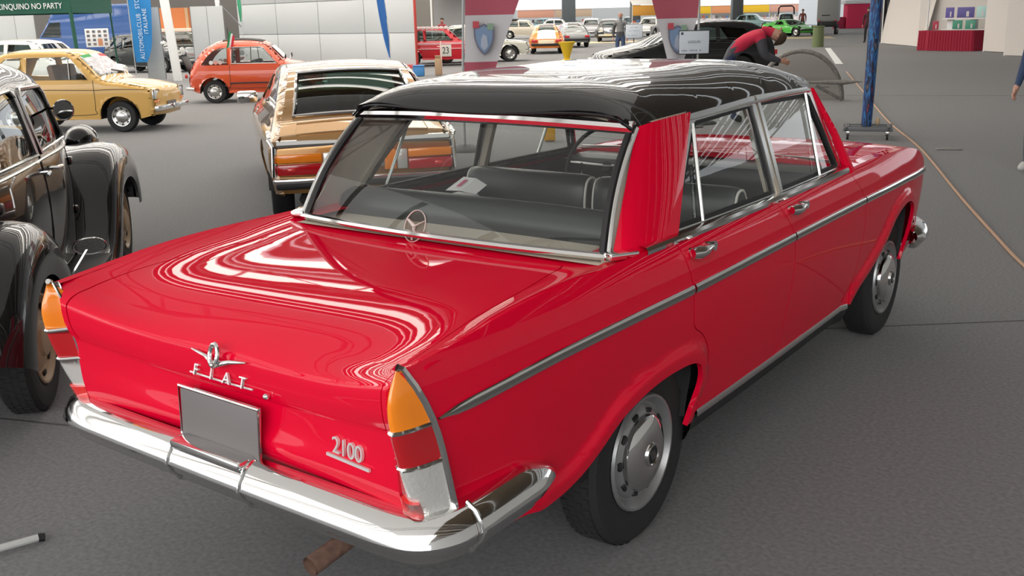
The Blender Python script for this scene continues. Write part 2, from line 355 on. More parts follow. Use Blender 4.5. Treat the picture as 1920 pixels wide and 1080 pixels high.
def red_saloon():
    T = thing('saloon_car', 'red 1960s saloon car with black roof and tail fins, in the foreground', 'car')
    W = spl([(-1.25, .738), (-1.1, .752), (-.9, .772), (-.5, .79), (0, .80), (.9, .808), (1.9, .80), (2.6, .788), (3.0, .765), (3.2, .735), (3.3, .70)])
    g = spl([(.2, .885), (.35, .925), (.5, .962), (.65, .988), (.78, 1.0), (.86, .998), (.93, .981), (1.0, .943), (1.06, .89)])
    ARR = [(v.x, v.y) for v in curve([(.235, .33), (.252, .40), (.275, .47), (.268, .522), (.235, .563), (.16, .586), (.05, .592), (-.05, .588), (-.15, .572), (-.266, .535), (-.36, .475), (-.44, .43), (-.53, .402), (-.615, .392)], 6)]
    ARF = [(v.x, v.y) for v in curve([(1.965, .335), (2.03, .395), (2.13, .445), (2.25, .51), (2.35, .575), (2.44, .655), (2.53, .70), (2.65, .722), (2.75, .715), (2.83, .675), (2.855, .61), (2.845, .53), (2.82, .45), (2.81, .38)], 6)]
    SGR, SGF = segs(ARR), segs(ARF)
    def S(y, z):
        x = W(y)*g(z)
        if z < .8:
            d = min(pdist(y, z, SGR, .09) if y < .6 else 9, pdist(y, z, SGF, .09) if y > 1.6 else 9)
            if d < .08: t = min(1, (1-d/.08)*1.7); x += .020*t*t*(3-2*t)
        return x
    def Sf(y, z): return Vector((S(y, z), y, z))
    ridge = spl([(-1.145, .945), (-.95, .966), (-.75, .989), (-.5, 1.002), (-.3, 1.003), (-.1, 1.004), (.15, 1.005)])
    C1 = [(v.x, v.y) for v in curve([(.12, 1.005), (.143, .95), (.170, .85), (.183, .745), (.20, .70), (.26, .662), (.318, .60), (.348, .52), (.345, .43), (.328, .345)], 5)]
    D1 = [(v.x, v.y) for v in curve([(.93, 1.005), (.985, .94), (1.04, .85), (1.062, .72), (1.055, .55), (1.035, .345)], 5)]
    E1 = [(v.x, v.y) for v in curve([(1.80, 1.005), (1.86, .94), (1.94, .85), (1.975, .70), (1.96, .5), (1.925, .345)], 5)]
    G = .003
    sh = lambda c, d: [(a+d, b) for a, b in c]
    LO = [(-1.01, .50), (-1.02, .53), (-1.045, .674), (-1.058, .75), (-1.082, .83), (-1.112, .90), (-1.14, .944)]
    top = [(y, ridge(y)) for y in [-1.1+.1*k for k in range(12)]]
    rear = LO+top+sh(C1, -G)+[(.30, .335)]+ARR+[(-.8, .40), (-1.0, .425)]
    fr = spl([(1.8, 1.005), (2.1, 1.008), (2.5, 1.0), (2.85, .98), (3.0, .955), (3.1, .915), (3.17, .86), (3.21, .79), (3.235, .70)])
    front = sh(E1, G)[::-1]+[(y, fr(y)) for y in (1.9, 2., 2.2, 2.4, 2.6, 2.8, 2.9, 3., 3.05, 3.1, 3.14, 3.17, 3.19, 3.21, 3.225, 3.235)]+[(3.235, .55), (3.22, .40), (3.0, .38)]+ARF[::-1]
    rdoor = sh(C1, G)[::-1]+sh(D1, -G); fdoor = sh(D1, G)[::-1]+sh(E1, -G)
    def SG(y, z): return Vector((.742-.112*max(0, (z-1.0)/.38)**1.1-.022*((y-.95)/.9)**2, y, z))
    gl_r = [(.195, 1.022), (.34, 1.20), (.455, 1.325), (.49, 1.343), (.97, 1.362), (.985, 1.022)]
    fr_r = [(.155, 1.0), (.30, 1.20), (.425, 1.345), (.47, 1.368), (1.0, 1.388), (1.013, 1.0)]
    gl_f = [(1.065, 1.022), (1.05, 1.364), (1.57, 1.357), (1.60, 1.343), (1.665, 1.22), (1.765, 1.022)]
    fr_f = [(1.035, 1.0), (1.022, 1.389), (1.59, 1.382), (1.635, 1.360), (1.70, 1.22), (1.81, 1.0)]
    SILL = mat('shaded_sill', (.02, .02, .022), .5)
    for sg in (1, -1):
        mf = (lambda f: f) if sg > 0 else mir
        fl = sg < 0
        # normals: d/dy x d/dz = (0,1,.)x(.,0,1) -> +x ; mirrored needs a flip
        panel('rear_fender', mf(Sf), [rear], .035, .03, PAINT_RED, T, .018, fl)
        panel('front_fender', mf(Sf), [front], .04, .03, PAINT_RED, T, .018, fl)
        for nm, poly, gl, fp, hy, dv_ in (('rear_door', rdoor, gl_r, fr_r, .215, ((.375, 1.02), (.462, 1.335))), ('front_door', fdoor, gl_f, fr_f, 1.055, ((1.50, 1.02), (1.555, 1.36)))):
            d = panel(nm, mf(Sf), [poly], .045, .03, PAINT_RED, T, .018, fl)
            panel('window_frame', mf(SG), [fp, gl], .06, .06, CHROME_SOFT, d, .03, fl, .004)
            panel('window_glass', mf(SG), [gl], .1, .1, GLASS, d, 0, fl, -.012)
            panel('window_seal', mf(SG), [[(a, b-.012) for a, b in gl] if 0 else gl, [(a+(.014 if a < sum(p[0] for p in gl)/len(gl) else -.014), b+(.014 if b < 1.2 else -.014)) for a, b in gl]], .08, .08, BLACK, d, .01, fl, -.004)
            a, b = dv_; mb = MB(); p0 = SG(*a); p1 = SG(*b); mb.tube([(sg*(p0.x+.002), p0.y, p0.z), (sg*(p1.x+.002), p1.y, p1.z)], .0075, 6)
            mb.build('window_divider', CHROME_SOFT, d)
            # handle: tapered grip on a push button boss
            hx = lambda y, z: S(y, z)
            mb = MB(); y0 = hy; z0 = .957
            xs = [(-.045, .020, .016), (-.02, .032, .021), (.02, .034, .018), (.05, .030, .011), (.075, .030, .010)]
            pts = [(sg*(hx(y0+a, z0)+b), y0+a, z0+.0) for a, b, c in xs]; mb.tube(pts, [c for a, b, c in xs], 10)
            h = mb.build('door_handle', CHROME, d)
            mb = MB(); mb.tube([(sg*(hx(y0-.02, z0)-.005), y0-.02, z0), (sg*(hx(y0-.02, z0)+.028), y0-.02, z0)], .013, 10)
            mb.build('handle_boss', CHROME, d)
            mb = MB(); mb.tube([(sg*(hx(y0+.085, z0)-.005), y0+.085, z0+.002), (sg*(hx(y0+.085, z0)+.036), y0+.085, z0+.002)], [.011, .017], 12); mb.build('push_button', CHROME, d)
        # trim strip with a dark inlay, in the lengths of the panels
        for ya, yb in ((-1.055, .165), (.178, 1.035), (1.046, 1.935), (1.948, 3.20)):
            n = max(6, int((yb-ya)/.06)); ys = [ya+(yb-ya)*k/n for k in range(n+1)]
            zt = spl([(-1.06, .812), (-.7, .832), (.2, .840), (1.0, .849), (1.8, .849), (3.0, .832), (3.2, .823)])
            mb = MB(); taper = lambda y: min(1, .15+(y+1.055)/.09) if ya < -1 else 1
            def strip(h0, pr, mb=mb, taper=taper):
                sec = [(-h0, -.004), (-h0, pr*.6), (-h0*.55, pr), (h0*.55, pr), (h0, pr*.6), (h0, -.004)]
                mb.grid(lambda u, v: Vector((sg*(S(u, zt(u)+sec[int(v)][0]*taper(u))+sec[int(v)][1]), u, zt(u)+sec[int(v)][0]*taper(u))), ys, range(6))
            strip(.0155, .009); o = mb.build('side_trim', CHROME, T)
            mb = MB(); strip(.0085, .0100, mb); mb.build('trim_inlay', mat('grey_inlay', (.11, .11, .10), .45), o)
        # rocker: bright strip over a sill with its shade put into the dark colour
        ys = [.335+k*.0545 for k in range(30)]
        mb = MB(); sec = [(.030, -.004), (.030, .004), (.018, .008), (.004, .006), (.002, -.004)]
        mb.grid(lambda u, v: Vector((sg*(S(u, .34)+sec[int(v)][1]), u, .322+sec[int(v)][0])), ys, range(5)); mb.build('rocker_trim', CHROME, T)
        mb = MB(); sec = [(.33, -.006), (.30, -.012), (.26, -.03), (.22, -.09)]
        mb.grid(lambda u, v: Vector((sg*(S(u, .34)+sec[int(v)][1]), u, sec[int(v)][0])), [y-.06 for y in ys]+[1.93], range(4)); mb.build('sill', SILL, T)
        # belt moulding at the foot of the side glass
        mb = MB(); sec = [(-.012, .012), (.0, .014), (.010, .006), (.014, -.012), (.012, -.022)]
        ys = [-.06+.06*k for k in range(32)]
        mb.grid(lambda u, v: Vector((sg*(S(u, 1.0)-.006+sec[int(v)][1]), u, 1.006+sec[int(v)][0])), ys, range(5)); mb.build('belt_moulding', CHROME, T)
        # C pillar
        E_ = lambda v: Vector((.682-.072*v, -.142+.272*v, .995+.36*v)); K_ = lambda v: Vector((.742-.105*v-.012*math.sin(PI*v), -.115+.31*v, .985+.385*v)); D_ = lambda v: Vector((.752-.122*v, .15+.32*v, .985+.39*v))
        K2 = lambda v: Vector((.748-.108*v, -.01+.31*v, .985+.388*v))
        def CP(u, v):
            a, k, k2, d = E_(v), K_(v), K2(v), D_(v); w = 1-u
            return a*(w**3)+k*(3*w*w*u)+k2*(3*w*u*u)+d*(u**3)
        q = [(0, -.02), (1, -.02), (1, 1.0), (0, 1.0)]
        panel('rear_pillar', mf(CP), [q], .07, .12, PAINT_RED, T, 0, fl)
        def CPi(u, v):
            p = CP(u, v); return Vector((p.x-.018, p.y+.014, p.z))
        panel('pillar_trim', mf(CPi), [[(-.1, -.1), (1, -.1), (1, 1.0), (-.1, 1.0)]], .1, .12, BEIGE, T, 0, not fl)
        panel('pillar_base', mf(lambda u, y: Vector((.60+(S(y, 1.0)-.004-.60)*u, y, 1.0015))), [[(0, -.13), (1, -.13), (1, .17), (0, .17)]], .25, .06, PAINT_RED, T, 0, fl)
        # A pillar
        mb = MB(); a0, a1 = Vector((.745, 1.85, .99)), Vector((.618, 1.655, 1.368)); mb.tube([a0, a0.lerp(a1, .5)+Vector((.012, .0, 0)), a1], [.026, .017, .013], 8)
        if sg < 0: mb.xf(Matrix.Diagonal((-1, 1, 1, 1)))
        mb.build('windscreen_pillar', PAINT_RED, T)
        mb = MB(); b0, b1 = Vector((.725, 1.012, 1.0)), Vector((.60, 1.012, 1.38)); mb.tube([b0, b1], [.03, .028], 6)
        if sg < 0: mb.xf(Matrix.Diagonal((-1, 1, 1, 1)))
        mb.build('door_pillar', BEIGE, T)
    # ---- rear deck, boot lid and rear panel: one profile surface
    kc = [(-.17, .968), (-.45, .960), (-.72, .948), (-.89, .926), (-1.003, .880), (-1.060, .836), (-1.067, .785), (-1.060, .735), (-1.054, .715), (-1.062, .66), (-1.082, .612), (-1.066, .56), (-1.02, .47)]
    ke = [(-.13, 1.000), (-.45, 1.002), (-.75, .988), (-.95, .964), (-1.075, .948), (-1.132, .902), (-1.134, .83), (-1.115, .775), (-1.112, .755), (-1.108, .70), (-1.104, .622), (-1.085, .55), (-1.04, .47)]
    fc = spl([(k, (p[0], p[1], 0)) for k, p in enumerate(kc)]); fe = spl([(k, (p[0], p[1], 0)) for k, p in enumerate(ke)])
    fp = spl([(0, 9.), (2, 9.), (3.5, 6.), (5, 2.8), (6, 2.2), (12, 2.)])
    def xe(t):
        e = fe(min(t, 4.2)); r = S(e.x, min(e.y, ridge(e.x)))-.001
        if t < 4: return r
        k = min(1, (t-4)/1.2); return r*(1-k)+.678*k if t < 5.2 else .678-.012*min(1, (t-5.2)/6)
    def RS(x, t):
        c, e = fc(t), fe(t); h = min(1.15, abs(x)/xe(t))**fp(t); p = c+(e-c)*h
        return Vector((x, p.x, p.y))
    lx = spl([(0, .545), (1, .60), (2, .634), (3, .656), (4, .662), (5, .660), (6, .655), (7, .648)])
    tt = [.0+.25*k for k in range(29)]
    lid_r = [(.0, .03), (.30, .035), (.45, .05), (.515, .09), (.555, .17), (lx(.4), .30)]+[(lx(t), t) for t in tt if .5 <= t <= 6.75]+[(.648, 6.92), (.635, 6.985), (.3, 7.0), (0., 7.0)]
    lid = lid_r+[(-a, b) for a, b in lid_r[::-1][1:-1]]
    def inset(p, d):
        a, b = p; return (a-math.copysign(min(d, abs(a)), a), b+(.012 if b < 2 else -.02 if b > 6.9 else 0))
    body = [(0, -.15)]+[(xe(t)*.999, t) for t in [-.15]+[.25*k for k in range(49)]]; body = body+[(0, 12)]; body += [(-a, b) for a, b in body[::-1][1:-1]]
    panel('rear_body', RS, [body, lid], .05, .18, PAINT_RED, T, .02, False) if 0 else None
    nrm = RS(.1, 1.0); e = 1e-3
    fl = ((RS(.1+e, 1.)-RS(.1-e, 1.)).cross(RS(.1, 1+e)-RS(.1, 1-e))).z < 0
    panel('rear_body', RS, [body, lid], .045, .16, PAINT_RED, T, .02, fl)
    bl = panel('boot_lid', RS, [[inset(p, .0045) for p in lid]], .045, .16, PAINT_RED, T, .02, fl)
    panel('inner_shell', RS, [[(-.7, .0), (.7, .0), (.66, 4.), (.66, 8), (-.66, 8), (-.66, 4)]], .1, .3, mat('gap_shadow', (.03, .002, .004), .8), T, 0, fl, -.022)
    # ---- badges on the lid
    def onface(x, t, lift=.0):
        p = RS(x, t); n = (RS(x+e, t)-RS(x-e, t)).cross(RS(x, t+e)-RS(x, t-e)).normalized()
        if fl: n = -n
        dn = (RS(x, t+.02)-RS(x, t-.02)).normalized(); return p+n*lift, n, -dn
    for ch, x in zip('FIAT', (-.098, -.033, .033, .100)):
        p, n, up = onface(x-.008, 6.22, .006); text(ch, .046, frame(p+Vector((-.006, -.004, -.006)), (1, 0, 0), (0, .30, 1)), LETTER, bl, .004, name='badge_letter', sx=1.05)
    p0, n, up = onface(-.152, 6.62, .004); p1, _, _ = onface(.115, 6.62, .004)
    mb = MB(); mb.tube([p0, onface(-.008, 6.62, .006)[0], p1], .0032, 6); mb.build('badge_bar', LETTER, bl)
    p, n, up = onface(-.01, 5.28, .012); rt = up.cross(n)
    mb = MB(); mb.tube([p-rt*.115+up*.004+n*.0, p-rt*.05-up*.006, p-up*.022+n*.006, p+rt*.05-up*.006, p+rt*.115+up*.004], [.002, .006, .010, .006, .002], 8); em = mb.build('winged_emblem', CHROME, bl)
    mb = MB(); mb.tube([p+(rt*math.cos(a)*.017+up*math.sin(a)*.030)+up*.006+n*.014 for a in [2*PI*k/16 for k in range(16)]], .007, 8, True); mb.build('emblem_ring', CHROME, em)
    p, n, up = onface(.175, 6.75, .006); mb = MB(); mb.ball(p, (.011, .011, .009)); mb.build('boot_lock', CHROME, bl)
    p, n, up = onface(.495, 9.05, .006); rt = up.cross(n)
    text('2100', .062, frame(p, rt, up+rt*.25), LETTER, T, .004, .95, 'model_number')
    mb = MB(); q = p-up*.030; mb.box(q, (.165, .008, .007), frame((0, 0, 0), rt, up).to_3x3()); mb.build('number_bar', LETTER, T)
    # ---- number plate
    p, n, up = onface(.0, 9.0, .03); p = Vector((0, -1.105, .612)); up = Vector((0, .06, 1)).normalized(); Mx = frame(p, (1, 0, 0), up).to_3x3()
    mb = MB(); mb.box(p, (.33, .20, .006), Mx, .003); pl = mb.build('number_plate', PLATE, T)
    mb = MB(); c = [p+Mx @ Vector((sx*.172, sy*.106, 0)) for sx, sy in ((-1, -1), (-1, 1), (1, 1), (1, -1))]; mb.tube(c, .006, 6, True); mb.build('plate_frame', CHROME, pl)
    # ---- rear lamps
    xi = spl([(.50, .652), (.6, .657), (.7, .663), (.8, .672), (.87, .681), (.92, .696), (.95, .716)]); xo = spl([(.50, .766), (.6, .764), (.67, .762), (.75, .757), (.83, .751), (.9, .740), (.95, .724)])
    yi = spl([(.50, -1.07), (.6, -1.088), (.71, -1.102), (.8, -1.115), (.87, -1.122), (.95, -1.13)]); yo = spl([(.50, -1.01), (.6, -1.03), (.674, -1.045), (.75, -1.058), (.83, -1.082), (.90, -1.112), (.95, -1.138)])
    def LN(u, z):
        u_ = min(1, max(0, u)); return Vector((xi(z)+(xo(z)-xi(z))*u, yi(z)+(yo(z)-yi(z))*u-lamp_b(z)*math.sin(PI*u_**1.5)**.85 if 0 < u < 1 else yi(z)+(yo(z)-yi(z))*u, z))
    lamp_b = spl([(.50, .030), (.6, .055), (.7, .075), (.8, .082), (.88, .065), (.95, .012)])
    zz = lambda a, b: [(0, a+(b-a)*k/6) for k in range(7)]+[(1, b+(a-b)*k/6) for k in range(7)]
    for sg in (1, -1):
        mf = (lambda f: f) if sg > 0 else mir; fl2 = sg < 0
        lamp = panel('tail_lamp', mf(lambda u, z: LN(u, z)+Vector((0, .018, 0))), [zz(.512, .95)], .12, .05, CHROME, T, 0, fl2)
        panel('turn_lens', mf(LN), [zz(.810, .948)], .1, .03, AMBER, lamp, .015, fl2)
        panel('brake_lens', mf(LN), [zz(.712, .800)], .1, .03, REDLENS, lamp, .015, fl2)
        panel('clear_lens', mf(LN), [zz(.520, .702)], .1, .03, CLEAR, lamp, .015, fl2)
        for z in (.805, .707): mb = MB(); mb.tube([mf(LN)(u/8, z) for u in range(9)], .006, 6); mb.build('lamp_divider', CHROME, lamp)
        mb = MB(); mb.tube([mf(LN)(1.0, .515+.0435*k)+Vector((sg*.003, .006, 0)) for k in range(11)]+[mf(LN)(.5, .956)], .009, 6)
        mb.tube([mf(LN)(0., .515+.0435*k) for k in range(11)], .005, 6); mb.tube([mf(LN)(k/6, .512) for k in range(7)], .010, 6); mb.build('lamp_bezel', CHROME, lamp)
        panel('reflector', mf(LN), [[(.14, .545), (.70, .545), (.70, .612), (.14, .612)]], .1, .03, REFLEX, lamp, .02, fl2, .010)
    # ---- bumpers
    hp = [(.782, -.635), (.787, -.72), (.789, -.85), (.788, -.96), (.775, -1.045), (.735, -1.105), (.66, -1.13), (.5, -1.135), (.25, -1.137), (0, -1.138)]
    sec = [(-.045, .572), (-.012, .575), (.015, .560), (.034, .530), (.040, .508), (.030, .486), (.012, .468), (.004, .452), (-.02, .440), (-.05, .442)]
    def sweep(path2, sec, mb, endfn=lambda i, n: (1, 1), zc=.505):
        P = [Vector((a, b, 0)) for a, b in path2]; n = len(P)
        def fn(i, j):
            i = int(i); j = int(j); t = (P[min(n-1, i+1)]-P[max(0, i-1)]).normalized(); nn = Vector((-t.y, t.x, 0)); s1, s2 = endfn(i, n)
            o, z = sec[j]; return P[i]+nn*o*s1+Vector((0, 0, zc+(z-zc)*s2))
        mb.grid(fn, range(n), range(len(sec)))
    half = [(v.x, v.y) for v in curve([(a, b, 0) for a, b in hp], 5)]
    ci = next(i for i, p in enumerate(half) if p[1] < -.985)
    path = half[ci:]; path = path+[(-a, b) for a, b in path[::-1][1:]]; path = path[::-1]
    mb = MB(); ctr = lambda i, n: (1, 1)
    sweep([(a, b) for a, b in path][::-1], [(o, z) for o, z in sec], mb) if 0 else None
    # outward normal must point away from the car: walk right-to-left
    w = path[::-1]; P0 = w
    sweep([(a, b) for a, b in w], sec, mb)
    bump = mb.build('rear_bumper', CHROME, T)
    for sg in (1, -1):
        ep = half[:ci+1]; ep = [(sg*a, b) for a, b in ep]; mb = MB(); s = [(o*sg, z) for o, z in sec]
        sweep(ep, s, mb, lambda i, n: (min(1, .45+i*.12), min(1, .42+i*.10)), .51); mb.build('bumper_end', CHROME, T)
        mb = MB(); t = Vector((sg*half[ci][0], half[ci][1]+.012, 0)); mb.tube([t+Vector((sg*(o+.004), 0, z)) for o, z in sec[1:-1]], .006, 6); mb.build('bumper_joint', CHROME, T)
    for x in (-.155, .155):
        mb = MB(); mb.tube([Vector((x, -1.138-o-.002, z)) for o, z in sec[:-1]], .005, 6); mb.build('bumper_joint', CHROME, T)
    mb = MB(); mb.box((0, -1.135, .568), (.30, .07, .03), None, .012); mb.build('plate_lamp', CHROME, T)
    fb = [(.80, 2.86), (.80, 2.95), (.79, 3.05), (.75, 3.15), (.66, 3.24), (.45, 3.30), (.2, 3.32), (0, 3.325)]; fb = [(v.x, v.y) for v in curve([(a, b, 0) for a, b in fb], 4)]
    full = fb+[(-a, b) for a, b in fb[::-1][1:]]; mb = MB(); sweep(full, [(-o, z-.02) for o, z in sec], mb, lambda i, n: (min(1, .4+min(i, n-1-i)*.2), min(1, .5+min(i, n-1-i)*.2))); mb.build('front_bumper', CHROME, T)
    # ---- front end
    def FT(x, y):
        zc = fzc(y); zr = fr(y); xr = S(y, zr)-.002; return Vector((x, y, zc+(zr-zc)*min(1.1, abs(x)/xr)**3.2))
    fzc = spl([(1.85, 1.035), (2.2, 1.035), (2.6, 1.02), (2.95, .985), (3.1, .945), (3.17, .89), (3.21, .82), (3.235, .72)])
    ys = [1.85, 2., 2.2, 2.4, 2.6, 2.8, 2.9, 3., 3.05, 3.1, 3.14, 3.17, 3.19, 3.21, 3.225, 3.235]
    rt_ = [(S(y, fr(y))-.001, y) for y in ys]
    hood_r = [(0, 1.95), (.3, 1.94), (.5, 1.92), (.56, 1.95)]+[(.57, y) for y in (2.2, 2.5, 2.8, 3.05)]+[(.55, 3.1), (0, 3.12)]
    hood = hood_r+[(-a, b) for a, b in hood_r[::-1][1:-1]]
    outer = rt_+[(-a, b) for a, b in rt_[::-1]]
    panel('front_body', FT, [outer, hood], .06, .05, PAINT_RED, T, .02)
    panel('bonnet', FT, [[(a*.992, b+(.006 if b < 2.2 else -.006)) for a, b in hood]], .06, .06, PAINT_RED, T, .02)
    panel('inner_shell', FT, [[(-.6, 1.9), (.6, 1.9), (.6, 3.15), (-.6, 3.15)]], .2, .2, BLACK, T, 0, False, -.03)
    mb = MB(); mb.grid(lambda x, z: Vector((x*.70, 3.235-.02*abs(x)**3, z)), [-1+.1*k for k in range(21)], [.38, .5, .6, .71]); fpn = mb.build('front_panel', PAINT_RED, T)
    for z in (.50, .53, .56, .59, .62): mb = MB(); mb.box((0, 3.245, z), (.8, .012, .012)); mb.build('grille_bar', CHROME, fpn)
    for sg in (1, -1):
        for x in (.60, .47): mb = MB(); mb.lathe([(.085, -.01), (.085, .02), (.07, .03), (0, .04)], (sg*x, 3.235, .66), 'y', 20); mb.build('headlamp', CLEAR, fpn)
    # ---- roof
    rc = spl([(.0, 1.355), (.04, 1.388), (.075, 1.425), (.13, 1.462), (.22, 1.484), (.35, 1.497), (.85, 1.511), (1.25, 1.512), (1.55, 1.485), (1.7, 1.43), (1.76, 1.39)])
    re_ = spl([(.0, 1.365), (.1, 1.372), (.5, 1.383), (1.1, 1.400), (1.5, 1.402), (1.7, 1.392), (1.78, 1.375)])
    rx = lambda y: .632-.012*((y-.95)/.9)**2
    def RF(x, y): return Vector((x, y, re_(y)+(rc(y)-re_(y))*(1-min(1, abs(x)/rx(y))**5.2)-.03*max(0, abs(x)/rx(y)-.93)/.07))
    rr = [(.63, .12), (.60, .095)]+[(.632*k/10, .04+.05*(k/10)**2) for k in range(9, -10, -1)]+[(-.60, .095), (-.63, .12)]
    rp = [(rx(y), y) for y in (1.62, 1.5, 1.2, .9, .6, .3, .16)][0:]+rr[1:-1]+[(-rx(y), y) for y in (.16, .3, .6, .9, 1.2, 1.5, 1.62)]+[(-.58, 1.68), (-.4, 1.715), (0, 1.735), (.4, 1.715), (.58, 1.68)]
    panel('roof', RF, [rp], .06, .06, PAINT_BLACK, T, .018)
    panel('headlining', RF, [[(a*.96, b) for a, b in rp]], .1, .1, BEIGE, T, 0, True, .03)
    for sg in (1, -1):
        mb = MB(); mb.tube([(sg*(rx(y)+.002), y, re_(y)-.034) for y in [.20+.073*k for k in range(20)]]+[(sg*.615, 1.66, 1.362)], .0085, 6); mb.build('roof_gutter', CHROME_SOFT, T)
    # ---- rear window, windscreen
    def RH(u, v):
        x = u*.615; a = Vector((x, .04+.05*u*u-.004, RF(x, .045+.05*u*u).z-.004)); b = RW(u, 1.0)+Vector((0, -.008, .016)); return a.lerp(b, v)+Vector((0, .0, 0))
    def RW(u, v):
        b = Vector((u*.668, -.142-.045*(1-u*u), .992)); t = Vector((u*.606, .135-.06*(1-u*u), 1.352+.018*(1-u*u))); p = b.lerp(t, v); return p+Vector((0, -.028, .014))*math.sin(PI*min(1, max(0, v)))
    panel('roof_edge', RH, [[(-1, 0), (1, 0), (1, 1), (-1, 1)]], .1, .5, PAINT_BLACK, T, .0, True)
    mb = MB(); mb.tube([RH(u/12, .35)+Vector((0, -.006, 0)) for u in range(-12, 13)], .006, 6); mb.build('roof_bead', PAINT_BLACK, T)
    rwp = [(-1, .05), (-.97, 0), (-.5, 0), (0, 0), (.5, 0), (.97, 0), (1, .05), (1, .5), (1, .93), (.95, 1), (.5, 1), (0, 1), (-.5, 1), (-.95, 1), (-1, .93), (-1, .5)]
    panel('rear_window', RW, [rwp], .1, .1, GLASS, T)
    mb = MB(); mb.tube([RW(u/10, .0)+Vector((0, -.006, .004)) for u in range(-10, 11)], .016, 8, flat=.8); mb.build('window_chrome', CHROME, T)
    mb = MB(); mb.tube([RW(u/10, 1.0)+Vector((0, -.016, .002)) for u in range(-10, 11)], .022, 10); mb.build('window_chrome', CHROME, T)
    for sg in (1, -1):
        mb = MB(); mb.tube([RW(sg, k/10)+Vector((sg*.006, -.008, 0)) for k in range(11)], .008, 8); mb.build('window_chrome', CHROME_SOFT, T)
        mb = MB(); mb.tube([RW(sg*.975, k/10)+Vector((0, -.004, 0)) for k in range(11)], .012, 6); mb.build('window_seal', BLACK, T)
        mb = MB(); mb.box((sg*.705, -.125, 1.003), (.05, .10, .022), Matrix.Rotation(sg*R(-28), 3, 'Z'), .006); mb.build('window_corner_cap', CHROME, T)
    def WS(u, v):
        b = Vector((u*.69, 1.86+.12*(1-u*u), 1.02)); t = Vector((u*.59, 1.68+.06*(1-u*u), 1.385)); return b.lerp(t, v)
    panel('windscreen', WS, [[(-1, 0), (1, 0), (1, 1), (-1, 1)]], .1, .1, GLASS, T, 0, True)
    mb = MB(); mb.tube([WS(u/8, 1) for u in range(-8, 9)], .018, 6); mb.tube([WS(u/8, 0) for u in range(-8, 9)], .015, 6); mb.build('windscreen_chrome', CHROME_SOFT, T)
    # sticker inside the rear window
    c = RW(-.115, .065); ux = (RW(.0, .065)-RW(-.2, .065)).normalized(); vy = (RW(-.115, .1)-RW(-.115, .03)).normalized(); nn = ux.cross(vy); c += nn*.003
    ST = mat('sticker_print', (.75, .62, .58), .6); STD = mat('sticker_dark', (.10, .11, .11), .6)
    mb = MB(); mb.tube([c+ux*math.cos(a)*.046+vy*math.sin(a)*.056 for a in [2*PI*k/24 for k in range(24)]], .004, 6, True, flat=.4); st = mb.build('window_sticker', ST, T)
    for aa in (R(25), R(155), R(270)): mb = MB(); mb.tube([c, c+ux*math.cos(aa)*.042+vy*math.sin(aa)*.05], [.012, .006], 6, flat=.3); mb.build('sticker_print', ST, st)
    mb = MB(); mb.grid(lambda a, r: c-nn*.001+ux*math.cos(a)*.046*r+vy*math.sin(a)*.054*r, [2*PI*k/20 for k in range(20)], [0., .5, .97], True); mb.build('sticker_disc', glass('sticker_film', (.75, .66, .62), 1.2), st)
    # ---- interior
    mb = MB(); mb.grid(lambda x, y: Vector((x, y, .978+.0*y)), [-.70, -.3, .3, .70], [-.19, -.05, .12]); mb.build('parcel_shelf', BEIGE, T)
    def seat(x0, x1, y0, zt, name, tilt=.12, th=.15):
        mb = MB(); xm = (x0+x1)/2; hw = (x1-x0)/2
        prof = [(.0, .40), (th, .42), (th+.02, .60), (th, .85), (th-.005, .95), (th-.04, zt-.02), (th*.5, zt), (.03, zt-.02), (.0, .95), (-.005, .85), (.0, .60)]
        prof = [(v.x, v.y) for v in curve([(a, b, 0) for a, b in prof], 3, True)]
        us = [-1, -.985, -.94, -.8, -.4, 0, .4, .8, .94, .985, 1]; ins = {1: .05, .985: .028, .94: .008}
        def fn(u, k):
            a, b = prof[int(k) % len(prof)]; d = ins.get(abs(u), 0); cy, cz = th*.5, .72
            s = 1-d*1.3; return Vector((xm+u*hw, y0+cy+(a-cy)*(1-d*6 if d else 1)+(b-.4)*tilt*-1*-1*-1, cz+(b-cz)*s))
        mb.grid(fn, us, range(len(prof)+1)); n = len(prof)
        for u in (-1, 1): mb.add([fn(u, k) for k in range(n)], [tuple(range(n))])
        return mb.build(name, VINYL, T), fn, prof
    mb = MB(); mb.tube([(x, .10+.02*(1-(x/.68)**2), 1.005) for x in [-.69, -.675, -.64, -.5, -.25, 0, .25, .5, .64, .675, .69]], [.02, .055, .072, .078, .080, .080, .080, .078, .072, .055, .02], 16, flat=.95); rs = mb.build('rear_seat', VINYL, T)
    mb = MB(); mb.box((0, .14, .72), (1.30, .14, .55), None, .05); mb.build('seat_back', VINYL, rs)
    mb = MB(); mb.box((0, .42, .50), (1.30, .56, .20), None, .06); mb.build('seat_cushion', VINYL, rs)
    PIPE = mat('white_piping', (.75, .72, .66), .5)
    for x0, x1 in ((-.655, -.015), (.015, .655)):
        o, fn, prof = seat(x0, x1, .86, 1.055, 'front_seat', .10, .16)
        for u in (-.985, .985): mb = MB(); mb.tube([fn(u, k)+Vector((0, 0, 0)) for k in range(len(prof))], .0055, 6, True); mb.build('seat_piping', PIPE, o)
        mb = MB(); mb.box(((x0+x1)/2, .845+.02, .66), (.60, .02, .48), Matrix.Rotation(R(5), 3, 'X'), .008); mb.build('seat_back_cover', TAN, o)
        mb = MB(); mb.box(((x0+x1)/2, 1.22, .50), (.63, .52, .2), None, .06); mb.build('seat_cushion', VINYL, o)
    c = Vector((-.34, 1.50, 1.0)); ax = Vector((0, -.86, .5)); u1 = Vector((1, 0, 0)); u2 = ax.cross(u1)
